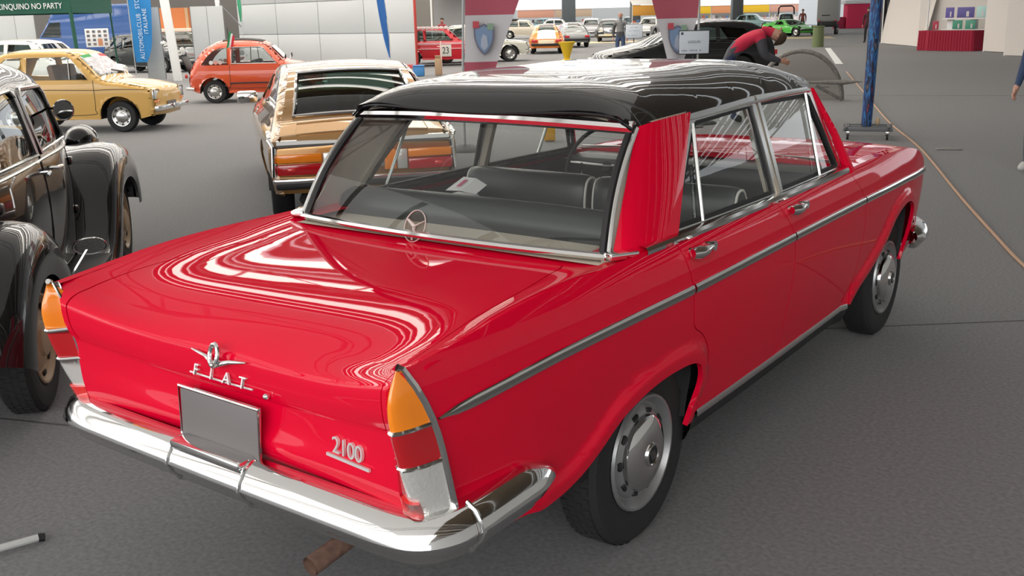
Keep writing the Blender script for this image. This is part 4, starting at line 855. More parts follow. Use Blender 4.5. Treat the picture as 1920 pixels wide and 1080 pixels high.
text('CINQUINO NO PARTY', .235, frame(Vector((-1.22, -.075, 2.335)), (1, 0, 0), (0, 0, 1)), WHITE, T, .003, 1.0, 'lettering', .80)

# feather flags
def flag(label, x, y, outline, bands, crest, pole, group=None, base=True):
    """outline: (z, x left, x right) rows; bands: (z0, z1, material)"""
    T = thing('feather_flag', label, 'flag', (x, y, 0), FACE, group)
    lf = spl([(z, a) for z, a, b in outline]); rf = spl([(z, b) for z, a, b in outline])
    wave = lambda u, z: .025*math.sin(u*5+z*3)
    for z0, z1, m in bands:
        mb = MB(); n = max(3, int((z1-z0)/.08)); zs = [z0+(z1-z0)*k/n for k in range(n+1)]
        for sd in (0, 1): mb.grid(lambda z, u: Vector((lf(z)+(rf(z)-lf(z))*u, wave(u, z)+.004*sd, z)), zs, [k/10 for k in range(11)])
        mb.build('cloth_band', m, T)
    mb = MB(); mb.tube([(px, 0, z) for px, z in pole], .016, 8); mb.build('pole', mat('grey_pole', (.45, .47, .48), .4), T)
    if base:
        mb = MB(); mb.lathe([(0, .075), (.10, .07), (.16, .05), (.30, .03), (.34, .0)], (pole[0][0], 0, 0), 'z', 24); mb.build('base_weight', BLACK, T)
    if crest:
        cx, cz, w, h, dy = crest
        sh = [(-1, .75), (-.5, .85), (0, 1.), (.5, .85), (1, .75), (.95, .1), (.7, -.45), (.35, -.8), (0, -1), (-.35, -.8), (-.7, -.45), (-.95, .1)]
        for k, (m, s) in enumerate(((mat('crest_edge', (.16, .16, .22), .6), 1), (mat('crest_blue', (.20, .30, .47), .6), .84))):
            mb = MB(); mb.prism([(cx+a*w*s, cz+b*h*s) for a, b in sh], lambda a, b: (a, dy-.004*k, b), lambda a, b: (a, dy-.004*k-.004, b)); mb.build('crest', m, T)
        for a, b, m in ((-.75, .95, mat('crest_red', (.55, .07, .09), .6)), (.62, .80, mat('crest_green', (.25, .38, .27), .6))):
            mb = MB(); mb.prism([(cx+(a+p)*w, cz+(b+q)*h) for p, q in ((-.3, -.22), (.3, -.22), (.3, .2), (-.3, .2))], lambda a, b: (a, dy-.010, b), lambda a, b: (a, dy-.014, b)); mb.build('crest_corner', m, T)
        mb = MB(); mb.prism([(cx+p*w, cz+q*h) for p, q in ((-.35, -.45), (0, -.7), (.35, -.45), (.25, .2), (-.1, .35), (-.3, 0))], lambda a, b: (a, dy-.010, b), lambda a, b: (a, dy-.014, b)); mb.build('crest_figure', mat('crest_pale', (.42, .47, .58), .6), T)
    return T
FW = mat('flag_white', (.62, .61, .63), .8); FR = mat('flag_red', (.46, .10, .14), .8); FB = mat('flag_blue', (.02, .22, .55), .7)
flag('white and red feather flag with shield crest, nearer the white wall', -6.24, 7.71, [(.95, .02, .40), (1.3, .04, .52), (1.7, .06, .68), (2.2, .08, .85), (3.2, .1, .7)], [(.97, 1.145, FR), (1.145, 1.735, FW), (1.735, 2.2, FR), (2.2, 2.5, FW), (2.5, 3.2, FR)], (.30, 1.43, .135, .20, -.05), [(0, 0), (.0, .9), (.03, 1.6), (.06, 2.4), (.1, 3.3)])
flag('white and red feather flag with shield crest, behind the white sign board', -5.01, 11.83, [(.9, -.32, -.12), (1.3, -.43, .02), (1.64, -.53, .10), (2.0, -.62, .12), (3.2, -.5, .12)], [(.93, 1.62, FW), (1.62, 2.1, FR), (2.1, 2.5, FW), (2.5, 3.2, FR)], (-.20, 1.30, .15, .22, -.05), [(.12, 0), (.13, 1.6), (.14, 2.4), (.13, 3.3)])
T = flag('blue feather flag with white vertical lettering behind the yellow car', -26.74, 16.84, [(.55, -.30, .05), (.9, -.33, .20), (1.6, -.30, .33), (2.6, -.34, .38), (3.2, -.30, .30)], [(.58, 3.2, FB)], None, [(-.34, 0), (-.35, 3.3)])
text('AUTOMOBILCLUB', .20, frame(Vector((-.03, -.06, 1.38)), (0, 0, 1), (-1, 0, 0)), mat('flag_print', (.62, .72, .80), .7), T, .002, 1.1, 'lettering', .8)
text('STORICO', .20, frame(Vector((-.03, -.06, 2.60)), (0, 0, 1), (-1, 0, 0)), MATS['flag_print'], T, .002, 1.1, 'lettering', .8)
text('ITALIANE', .19, frame(Vector((.17, -.06, 1.85)), (0, 0, 1), (-1, 0, 0)), MATS['flag_print'], T, .002, 1.1, 'lettering', .9)
flag('slim curved blue feather flag against the white wall', -20.53, 21.44, [(.5, .12, .16), (1.0, .0, .16), (1.6, -.10, .12), (2.4, -.2, .05), (3.2, -.25, 0)], [(.53, 3.2, mat('flag_deep_blue', (.02, .12, .38), .7))], None, [(.16, 0), (.15, 1.2), (.05, 2.4), (0, 3.2)])
flag('slim green feather flag at the left end of the white wall', -28.51, 22.17, [(1.75, .05, .09), (2.2, .0, .13), (3.2, -.02, .15)], [(1.77, 3.3, mat('flag_green', (.05, .33, .17), .7))], None, [(.09, 0), (.12, 1.8), (.15, 3.3)])

# long white stand wall
W0, W1 = Vector((-33.17, 25.91, 0)), Vector((-22.28, 24.93, 0)); d = (W1-W0); Lw = d.length; rz = math.atan2(d.y, d.x)
T = thing('stand_wall', 'long white exhibition wall with dark panel joints and red foot', 'wall', W0, rz)
n = 4
for k in range(n):
    for z0, z1 in ((.12, 1.23), (1.25, 2.45), (2.47, 3.7)):
        mb = MB(); mb.box((Lw*(k+.5)/n, 0, (z0+z1)/2), (Lw/n-.03, .06, z1-z0), None, .006); mb.build('panel', PANELW, T)
mb = MB(); mb.box((Lw/2, .02, 1.8), (Lw, .02, 3.6)); mb.build('backing', STEELD, T)
mb = MB(); mb.box((Lw/2, -.03, .06), (Lw, .1, .12), None, .01); mb.build('foot_rail', mat('red_board', (.50, .06, .05), .6), T)
mb = MB(); mb.box((Lw+.02, -.02, 1.8), (.05, .1, 3.6), None, .01); mb.build('end_post', MATS['red_board'], T)

# things by the race car: crate, carton, barrier posts
T = thing('crate', 'blue plastic crate on the floor beside the end of the white wall', 'crate', (-18.75, 21.0, 0), FACE)
mb = MB(); mb.box((0, 0, .16), (.34, .3, .30), None, .02); mb.build('box', mat('blue_plastic', (.05, .22, .50), .5), T)
mb = MB(); mb.box((0, -.01, .32), (.36, .32, .03), None, .01); mb.build('rim', mat('blue_plastic', (.05, .22, .5)), T)
T = thing('carton', 'brown cardboard carton standing upright next to the blue crate', 'box', (-18.42, 21.55, 0), FACE)
mb = MB(); mb.box((0, 0, .26), (.2, .24, .50), None, .01); mb.build('box', mat('cardboard', (.42, .28, .17), .85), T)
mb = MB(); mb.box((0, -.05, .55), (.18, .02, .12), Matrix.Rotation(R(25), 3, 'X')); mb.build('flap', mat('cardboard', (.42, .28, .17)), T)
T = thing('stool', 'small white box lying left of the blue crate', 'box', (-19.45, 20.85, 0), FACE)
mb = MB(); mb.box((0, 0, .12), (.3, .25, .22), None, .03); mb.build('box', WHITE, T); mb = MB(); mb.box((0, 0, .24), (.32, .27, .03), None, .01); mb.build('lid', PANELG, T)
for k, (x, y, lab) in enumerate(((-18.62, 21.95, 'slim white barrier post nearest the white wall'), (-17.95, 22.35, 'slim white barrier post in front of the race number'), (-17.6, 22.7, 'slim white barrier post close to the white and red flag'))):
    T = thing('barrier_post', lab, 'post', (x, y, 0), 0, 'barrier posts before the race car')
    mb = MB(); mb.tube([(0, 0, .02), (0, 0, 1.02)], .02, 8); mb.build('shaft', mat('pale_pink_paint', (.75, .55, .52), .5), T)
    mb = MB(); mb.lathe([(0, .03), (.12, .025), (.15, 0)], (0, 0, 0), 'z', 16); mb.build('foot', STEELD, T)
    mb = MB(); mb.tube([(-.16, 0, .86), (.16, 0, .86)], .012, 6); mb.build('cross_bar', mat('pale_pink_paint', (.75, .55, .52)), T)

# sign boards on posts
def sign(label, x, y, w, z0, z1, lines, faint=(), rz=FACE):
    T = thing('sign_board', label, 'sign', (x, y, 0), rz); h = z1-z0
    mb = MB(); mb.box((0, 0, (z0+z1)/2), (w, .012, h), None, .004); mb.build('board', mat('sign_white', (.70, .76, .82), .5), T)
    mb = MB(); mb.tube([(-w/2, 0, z0), (w/2, 0, z0), (w/2, 0, z1), (-w/2, 0, z1)], .010, 6, True); mb.build('frame', BLACK, T)
    mb = MB(); mb.tube([(0, .02, 0), (0, .02, z0)], .016, 6); mb.build('post', BLACK, T)
    mb = MB(); mb.lathe([(0, .02), (.16, .015), (.18, 0)], (0, .02, 0), 'z', 16); mb.build('foot', BLACK, T)
    for cx, cz, ww in faint:                                   # small print too faint to read
        n = int(ww/.03)
        for k in range(n):
            if k % 5 == 3: continue
            mb = MB(); mb.box((cx-ww/2+(k+.5)*ww/n, -.008, cz), (ww/n*.6, .002, .022 if k % 2 else .015)); mb.build('print_mark', mat('faint_print', (.25, .28, .36), .6), T)
    for s, sz, cx, cz in lines: text(s, sz, frame(Vector((cx, -.009, cz)), (1, 0, 0), (0, 0, 1)), mat('sign_print', (.12, .14, .18), .6), T, .001)
    return T
T = sign('white sign board on a black post before the second feather flag', -4.72, 11.38, .45, 1.10, 1.44, [('LAGUN', .055, 0, 1.275)], [(-.04, 1.15, .30)])
mb = MB(); mb.lathe([(.022, 0), (.022, .003), (0, .003)], (-.18, -.008, 1.40), 'y', 12, -1); mb.build('printed_dot', mat('sign_print', (.12, .14, .18)), T)
sign('white sign board in front of the man in a grey jacket', -13.56, 25.22, .52, .98, 1.40, [], [(0, 1.30, .24), (0, 1.20, .34), (-.06, 1.06, .30)])

# display poles on a rolling base
ART = bpy.data.materials.new('dripped_paint'); ART.use_nodes = True; nt = ART.node_tree; bs = nt.nodes['Principled BSDF']; bs.inputs['Roughness'].default_value = .4
tc = nt.nodes.new('ShaderNodeTexCoord'); mp = nt.nodes.new('ShaderNodeMapping'); mp.inputs['Scale'].default_value = (9, 9, 1.7); nz = nt.nodes.new('ShaderNodeTexNoise'); nz.inputs['Scale'].default_value = 1.6; nz.inputs['Detail'].default_value = 3
cr = nt.nodes.new('ShaderNodeValToRGB'); cr.color_ramp.interpolation = 'CONSTANT'
for k, (p, c) in enumerate(((0, (.22, .02, .05)), (.38, (.012, .014, .03)), (.44, (.015, .05, .19)), (.51, (.025, .17, .42)), (.555, (.012, .02, .06)), (.63, (.10, .10, .12)), (.68, (.55, .20, .03)))):
    e = cr.color_ramp.elements[k] if k < 2 else cr.color_ramp.elements.new(p); e.position = p; e.color = (*c, 1)
nt.links.new(tc.outputs['Object'], mp.inputs[0]); nt.links.new(mp.outputs[0], nz.inputs['Vector']); nt.links.new(nz.outputs[0], cr.inputs[0]); nt.links.new(cr.outputs[0], bs.inputs['Base Color'])
T = thing('painted_column', 'tall column with dripped blue and red paint on a wheeled grey base', 'column', (-1.99, 11.15, 0), R(17))
mb = MB(); mb.tube([(-.02, 0, .16), (-.01, 0, .9), (.0, 0, 1.6), (.02, 0, 2.6)], [.068, .072, .078, .085], 12); mb.build('shaft', ART, T)
GR = mat('grey_trolley', (.13, .135, .14), .5)
for a, b in (((-.29, -.25), (.29, -.25)), ((-.29, .25), (.29, .25)), ((-.27, -.25), (-.27, .25)), ((.27, -.25), (.27, .25)), ((-.27, 0), (.27, 0))):
    mb = MB(); c = ((a[0]+b[0])/2, (a[1]+b[1])/2, .14); mb.box(c, (abs(a[0]-b[0])+.05, abs(a[1]-b[1])+.05, .05), None, .006); mb.build('frame_bar', GR, T)
for sx in (-.25, .25):
    for sy in (-.23, .23):
        mb = MB(); mb.lathe([(0, -.014), (.036, -.014), (.04, -.008), (.04, .008), (.036, .014), (0, .014)], (sx, sy, .04), 'x', 16); w_ = mb.build('castor', BLACK, T)
        mb = MB(); mb.box((sx, sy, .09), (.05, .04, .06), None, .008); mb.build('fork', CHROME_SOFT, w_)
mb = MB(); mb.ball((.12, .02, .22), (.03, .03, .05)); mb.build('knob', mat('pale_wood', (.55, .40, .25), .6), T)

# net hoop with pointed bar
NET = glass('netting', (.62, .60, .57), 1.05)
T = thing('net_hoop', 'grey arched net hoop with a pointed bar lying on the carpet', 'net hoop', (-4.95, 16.45, 0), R(20))
DG = mat('weathered_grey', (.20, .19, .175), .8, noise=.3, nscale=20)
el = lambda a, k=1.: Vector((.80*k*math.cos(a), .28*(1-math.sin(a))*.6, .94*k*math.sin(a)))
mb = MB(); mb.tube([el(PI*k/28) for k in range(29)], .045, 8); mb.build('rim', DG, T)
mb = MB(); mb.grid(lambda a, k: el(a, k), [PI*k/24 for k in range(25)], [.02, .5, .97]); mb.build('net', NET, T)
mb = MB(); mb.tube([(.18, -.2, .36), (.80, -.2, .36), (1.16, -.2, .37)], [.02, .05, .004], 8); mb.build('pointed_bar', DG, T)
mb = MB(); mb.tube([(.30, -.15, .30), (.80, -.05, .02)], .03, 8); mb.build('strut', DG, T)

# cords, tapes and bits on the carpet
T = thing('cord', 'pale orange cord lying across the carpet at the right', 'cord', (0, 0, 0))
mb = MB(); mb.tube(curve([(-7.07, 25.7, .012), (-4.1, 17.92, .012), (-2.3, 13.2, .012), (-1.06, 10.25, .012), (.12, 7.07, .012), (.72, 5.5, .012), (1.12, 4.5, .012), (1.7, 3.3, .012)], 6), .012, 6); mb.build('cord', mat('cord', (.52, .33, .22), .8), T)
T = tag(MB().add([(-13.86, 43.3, .004), (-13.6, 43.3, .004), (-8.52, 29.8, .004), (-8.78, 29.8, .004)], [(0, 1, 2, 3)]).build('floor_tape', WHITE, None, 0), 'white tape strip on the carpet beyond the green bin', 'tape')
T = tag(MB().tube([(-.972, -1.178, .022), (-1.02, -1.31, .022), (-1.6, -2.6, .03)], .013, 10).build('rod', mat('pale_grey_tube', (.45, .46, .45), .5), None), 'pale grey tube on the carpet in the lower left corner', 'tube')
cap = MB().tube([(-.966, -1.160, .018), (-.972, -1.178, .022)], .015, 10).build('end_cap', BLACK, T)
for k, (x, y, lab) in enumerate(((-5.7, 19.9, 'small scrap of card on the carpet near the net hoop'), (-.75, 10.35, 'small scrap of card on the carpet right of the wheeled base'))):
    tag(MB().box((x, y, .012), (.30, .05, .02), Matrix.Rotation(R(25), 3, 'Z'), .006).build('card_scrap', mat('card_scrap', (.30, .29, .27), .8), None), lab, 'card')

# bin, tents, red table and shelf
T = thing('litter_bin', 'olive green cylindrical litter bin standing on the open carpet', 'bin', (-14.62, 44.5, 0))
OL = mat('olive_green', (.13, .17, .07), .5)
mb = MB(); mb.lathe([(0, 0), (.27, 0), (.25, .9), (.25, .95), (.22, .95), (.22, .8), (0, .8)], (0, 0, 0), 'z', 24); mb.build('drum', OL, T)
mb = MB(); mb.lathe([(.25, .90), (.275, .92), (.275, .96), (.25, .97)], (0, 0, 0), 'z', 24); mb.build('rim', OL, T)
mb = MB(); mb.tube([(.1, 0, .95), (.12, 0, 1.10)], .03, 6); mb.build('ash_tube', BLACK, T)
RC = mat('red_cloth', (.34, .012, .04), .85)
T = thing('cloth_table', 'table under a pleated dark red cloth before the white stand', 'table', (-7.85, 40.35, 0), R(-18))
mb = MB(); q = [Vector((-1.35, .45, 0)), Vector((-1.25, -.25, 0)), Vector((-.75, -.30, 0)), Vector((-.70, -.45, 0)), Vector((1.25, -.45, 0)), Vector((1.30, .45, 0))]
pts = []
for a, b in zip(q[:-1], q[1:]):
    m_ = max(4, int((b-a).length/.06)); nn = Vector(((b-a).y, -(b-a).x, 0)).normalized(); pts += [a.lerp(b, k/m_)+nn*(.025 if k % 2 else -.01) for k in range(m_)]
mb.grid(lambda i, z: pts[int(i)]*(1-.03*z)+Vector((0, 0, z)), range(len(pts)), [.01, .4, .76]); mb.build('skirt', RC, T)
mb = MB(); mb.prism([(p.x*.98, p.y*.98) for p in q], lambda a, b: (a, b, .74), lambda a, b: (a, b, .775)); mb.build('table_top', RC, T)
CANV = mat('white_canvas', (.70, .66, .62), .8)
def canvas(label, p0, p1, h, sag=.0, name='tent_wall', wav=.06):
    p0, p1 = Vector((*p0, 0)), Vector((*p1, 0)); d = p1-p0; nn = Vector((d.y, -d.x, 0)).normalized(); L_ = d.length
    T = thing(name, label, 'tent wall', p0); mb = MB()
    for sd in (0, .03): mb.grid(lambda u, v: d*u+nn*(wav*math.sin(u*7+v*3)*(1-.4*v)+sd+sag*v)+UP*(.03+h*v), [k/16 for k in range(17)], [k/8 for k in range(9)])
    mb.build('canvas', CANV, T)
    for u in (0, 1): mb = MB(); mb.tube([d*u, d*u+UP*h], .03, 6); mb.build('tent_pole', WHITE, T)
    return T
canvas('loose white canvas wall of the tent left of the red table', (-13.1, 49.2), (-9.4, 43.0), 3.4, -.6)
canvas('flat white canvas back wall behind the shelves', (-9.9, 43.7), (-4.6, 41.5), 3.4, 0, wav=.02)
canvas('white partition right of the red table', (-6.35, 39.3), (-4.9, 37.6), 3.4, 0, wav=.01)
canvas('white partition at the right edge of the hall view', (-4.95, 35.75), (-1.5, 33.5), 3.4, 0, wav=.01)
T = thing('display_shelf', 'white shelf unit with coloured prints above the red table', 'shelf', (-7.5, 41.25, 0), R(-18))
for z in (.78, 1.20): mb = MB(); mb.box((.1, 0, z), (2.1, .3, .05), None, .01); mb.build('board', WHITE, T)
for x in (-.70, .30, 1.10): mb = MB(); mb.box((x, .1, .98), (.35 if x > 0 else .3, .04, .42), None, .01); mb.build('upright', WHITE, T)
for x in (-.9, 1.1): mb = MB(); mb.tube([(x, .05, 0), (x, .05, .78)], .03, 6); mb.build('leg', WHITE, T)
for k, (x, z, w, h, c, lab) in enumerate(((-.62, 1.45, .36, .40, (.12, .10, .36), 'violet print at the left of the upper shelf'), (.06, 1.45, .72, .40, (.11, .10, .33), 'wide violet print in the middle of the upper shelf'), (.72, 1.46, .40, .42, (.45, .72, .70), 'pale turquoise print on the upper shelf'), (1.12, 1.45, .22, .40, (.10, .08, .14), 'dark print at the right end of the upper shelf'),
                                           (-.25, .98, .42, .34, (.06, .30, .20), 'green print at the left of the lower shelf'), (.30, .98, .42, .34, (.07, .32, .22), 'green print in the middle of the lower shelf'), (1.05, .98, .28, .34, (.06, .28, .20), 'green print at the right end of the lower shelf'), (-1.2, .96, .26, .34, (.40, .03, .07), 'red print standing at the left end of the red table'))):
    c3 = Vector((-7.5, 41.25, 0))+Matrix.Rotation(R(-18), 3, 'Z') @ Vector((x, -.16, 0))
    P = thing('print', lab, 'print', (c3.x, c3.y, z-h/2), R(-18), 'prints on the white shelf')
    mb = MB(); mb.box((0, 0, h/2), (w, .02, h), None, .004); mb.build('board', mat('print_%d' % k, c, .6), P)
    mb = MB(); mb.box((w*.12, -.012, h*.35), (w*.16, .004, h*.5)); mb.build('picture', mat('print_light', (.65, .62, .62), .6), P)
T = thing('red_booth', 'bright pink-red booth counter far down the hall', 'booth', (-27.5, 89.5, 0), FACE)
PK = mat('pink_red_cloth', (.66, .03, .10), .8)
mb = MB(); mb.box((.2, 0, 1.05), (2.0, 1.2, 2.1), None, .06); mb.build('curtain', PK, T); mb = MB(); mb.box((-1.25, .2, .5), (.8, 1., 1.), None, .05); mb.build('counter', mat('deep_red_cloth', (.35, .02, .06), .8), T); mb = MB(); mb.box((.1, 0, 2.25), (2.3, 1.4, .3), None, .03); mb.build('header', WHITE, T)
T = thing('black_drape', 'black patterned drape beside the white tent', 'drape', (-13.6, 50.2, 0), FACE)
for sd, x in (('drape_fold', 0), ('drape_fold', .42)):
    mb = MB(); mb.grid(lambda u, v: Vector((x+.4*u, .05*math.sin(u*12), .02+3.2*v)), [k/10 for k in range(11)], [0, .5, 1]); mb.build(sd, mat('black_cloth', (.02, .018, .02), .8, noise=.6, nscale=5), T)

# stalls and far end of the hall
def stall(label, x, y, w, cols, rz=FACE):
    T = thing('market_stall', label, 'stall', (x, y, 0), rz); n = len(cols)
    for k, c in enumerate(cols):
        mb = MB(); mb.box((w*(k+.5)/n, -.6, 2.0), (w/n-.1, .06, .95), None, .02); mb.build('banner', mat('banner_%d_%d_%d' % tuple(int(q*99) for q in c), c, .7), T)
    mb = MB(); mb.box((w/2, 0, .45), (w, 1.0, .9), None, .03); mb.build('counter', mat('stall_cloth', (.62, .52, .48), .8, noise=.5, nscale=2.5), T)
    for k in range(n+1): mb = MB(); mb.tube([(w*k/n, -.5, 0), (w*k/n, -.5, 2.6)], .04, 6); mb.build('tent_pole', WHITE, T)
    mb = MB(); mb.add([(0, -.7, 2.5), (w, -.7, 2.5), (w, 1.5, 3.0), (0, 1.5, 3.0)], [(0, 1, 2, 3)]); mb.build('awning', mat('awning_white', (.7, .68, .64), .7), T)
    cl = [(.55, .12, .08), (.1, .2, .4), (.6, .55, .2), (.75, .72, .7), (.15, .12, .12), (.3, .4, .3)]
    for k in range(int(w*2.2)):
        mb = MB(); h = random.uniform(.12, .45); mb.box((.2+k/2.2, random.uniform(-.3, .2), .9+h/2), (random.uniform(.15, .35), .2, h), Matrix.Rotation(random.uniform(-.3, .3), 3, 'Z'), .02); mb.build('goods', mat('goods_%d' % (k % 6), cl[k % 6], .7), T)
    return T
YE, OR_ = (.85, .50, .02), (.75, .30, .12)
stall('market stall with yellow and orange banners far beyond the bending person', -61.0, 122.0, 15.5, [YE, OR_, YE, (.72, .35, .25)])
stall('market stall with orange banners left of the two dark pillars', -75.0, 104.0, 9.5, [(.72, .34, .22), (.6, .42, .28)])
stall('small orange-topped stall behind the white saloon', -47.0, 84.0, 6.0, [(.75, .36, .06), (.78, .45, .10)])
for k, (x, y, w, h, lab) in enumerate(((-62, 96, 1.5, 7.0, 'wide dark grey pillar far behind the red wedge-shaped car'), (-50, 90, 1.0, 4.2, 'slimmer dark pillar behind the man in a grey jacket'), (-42, 97, 1.1, 4.5, 'dark pillar just right of the second feather flag'))):
    T = thing('pillar', lab, 'pillar', (x, y, 0), FACE); mb = MB(); mb.box((0, 0, h*.36), (w, w, h*.72), None, .05); mb.build('shaft', mat('dark_pillar', (.10, .11, .11), .6), T); mb = MB(); mb.box((0, 0, h*.72+(HZ-h*.72)/2), (w*.95, w*.95, HZ-h*.72), None, .05); mb.build('upper_shaft', WHITE, T)
def wall(name, p0, p1, h, m, z0=0.):
    p0, p1 = Vector((*p0, 0)), Vector((*p1, 0)); d = p1-p0; nn = Vector((d.y, -d.x, 0)).normalized()*.15; mb = MB()
    mb.prism([(0, 0), (1, 0), (1, 1), (0, 1)], lambda u, v: p0+d*u+UP*(z0+(h-z0)*v)+nn, lambda u, v: p0+d*u+UP*(z0+(h-z0)*v)-nn); return struct(mb.build(name, m, None, 0))
wall('wall_back', (-110, 90), (-40, 141), 2.6, mat('far_grey_wall', (.52, .52, .50), .7))
wall('wall_back_right', (-44, 120), (-22, 92), 5.5, mat('far_white_wall', (.66, .66, .66), .7))
wall('wall_left', (-75, 10), (-42, 38), 6.5, mat('dark_grey_wall', (.13, .125, .12), .7))
wall('wall_right', (9.5, -8), (9.5, 30), 3.2, mat('booth_white_wall', (.66, .67, .67), .6))
wall('wall_left_corner', (-42, 38), (-50, 62), 6.5, mat('tan_grey_wall', (.20, .185, .165), .7))
T = thing('brick_kiosk', 'orange kiosk front with a pale canopy behind the dark green saloon', 'kiosk', (-46.2, 31.2, 0), FACE)
mb = MB(); mb.box((0, 0, 1.3), (3.4, 1., 2.6)); mb.build('front', mat('orange_kiosk', (.50, .16, .05), .7), T); mb = MB(); mb.box((.5, -.9, 1.45), (3.0, 1., .18), None, .02); mb.build('canopy', mat('pale_canopy', (.75, .62, .52), .7), T)
for x in (-1.6, -.1, 1.6): mb = MB(); mb.box((x, -.52, 1.3), (.16, .06, 2.6)); mb.build('stile', TAN, T)
T = thing('awning', 'brown and white striped awning above the red race car', 'awning', (-32.9, 38.2, 0), R(37))
for k in range(6):
    mb = MB(); mb.add([(k*.4, 0, 2.75), (k*.4+.4, 0, 2.75), (k*.4+.4, 2.4, 4.2), (k*.4, 2.4, 4.2)], [(0, 1, 2, 3)]); mb.build('stripe', mat('awning_brown', (.35, .25, .16), .8) if k % 2 else WHITE, T, 0)
mb = MB(); mb.box((1.2, 2.0, 1.4), (2.4, .1, 2.8)); mb.build('back_cloth', mat('grey_cloth', (.33, .33, .33), .8), T)
for x in (0, 2.4): mb = MB(); mb.tube([(x, 0, 0), (x, 0, 2.75)], .05, 6); mb.build('tent_pole', WHITE, T)
T = thing('photo_board', 'white board of small photographs standing behind the yellow car', 'board', (-21.0, 11.7, 0), FACE)
mb = MB(); mb.box((0, 0, 1.45), (.58, .02, .44), None, .004); mb.build('board', WHITE, T)
for i in range(4):
    for j in range(4):
        if (i, j) in ((2, 0), (2, 1)): continue
        mb = MB(); mb.box((-.21+.14*i, -.012, 1.30+.10*j), (.075, .004, .06)); mb.build('photo', mat('photo_%d' % ((i+j) % 2), ((.12, .13, .15), (.2, .16, .14))[(i+j) % 2], .5), T)
mb = MB(); mb.box((.07, -.012, 1.345), (.11, .004, .17)); mb.build('photo', mat('photo_orange', (.55, .24, .12), .5), T)
for x in (-.24, .24): mb = MB(); mb.tube([(x, .02, 0), (x, .02, 1.3)], .015, 6); mb.build('leg', STEELD, T)
T = thing('yellow_stand', 'yellow floor stand on the carpet beside the orange sports car', 'stand', (-19.2, 30.05, 0), FACE)
YL = mat('yellow_plastic', (.62, .42, .015), .5)
mb = MB(); mb.lathe([(0, .03), (.38, .02), (.42, .0)], (0, 0, 0), 'z', 20); mb.build('base', YL, T); mb = MB(); mb.lathe([(.30, .72), (.26, .62), (.10, .12), (.30, .03)], (0, 0, 0), 'z', 20); mb.build('cone', YL, T); mb = MB(); mb.box((0, 0, .70), (.62, .04, .10), None, .01); mb.build('tray', YL, T)
T = thing('yellow_box', 'yellow box on the carpet seen through the windows of the red saloon', 'box', (-5.75, 9.0, 0), FACE)
mb = MB(); mb.box((0, 0, .14), (.16, .14, .26), None, .02); mb.build('box', mat('orange_yellow', (.75, .38, .01), .5), T); mb = MB(); mb.box((0, 0, .28), (.17, .15, .03), None, .01); mb.build('lid', mat('orange_yellow', (.75, .38, .01)), T)
for k, (q, lab) in enumerate(((((-24.5, 62.0), (-20.5, 63.0), (-18.5, 58.5), (-23.0, 57.5)), 'pale yellow floor mat under the green sports car'), (((-37.5, 53.0), (-31.0, 57.0), (-29.5, 53.5), (-34.0, 49.5)), 'pale yellow floor mat under the far vintage car'))):
    tag(MB().add([(a, b, .006) for a, b in q], [(0, 1, 2, 3)]).build('floor_mat', mat('pale_yellow_mat', (.62, .52, .33), .8), None, 0), lab, 'mat')
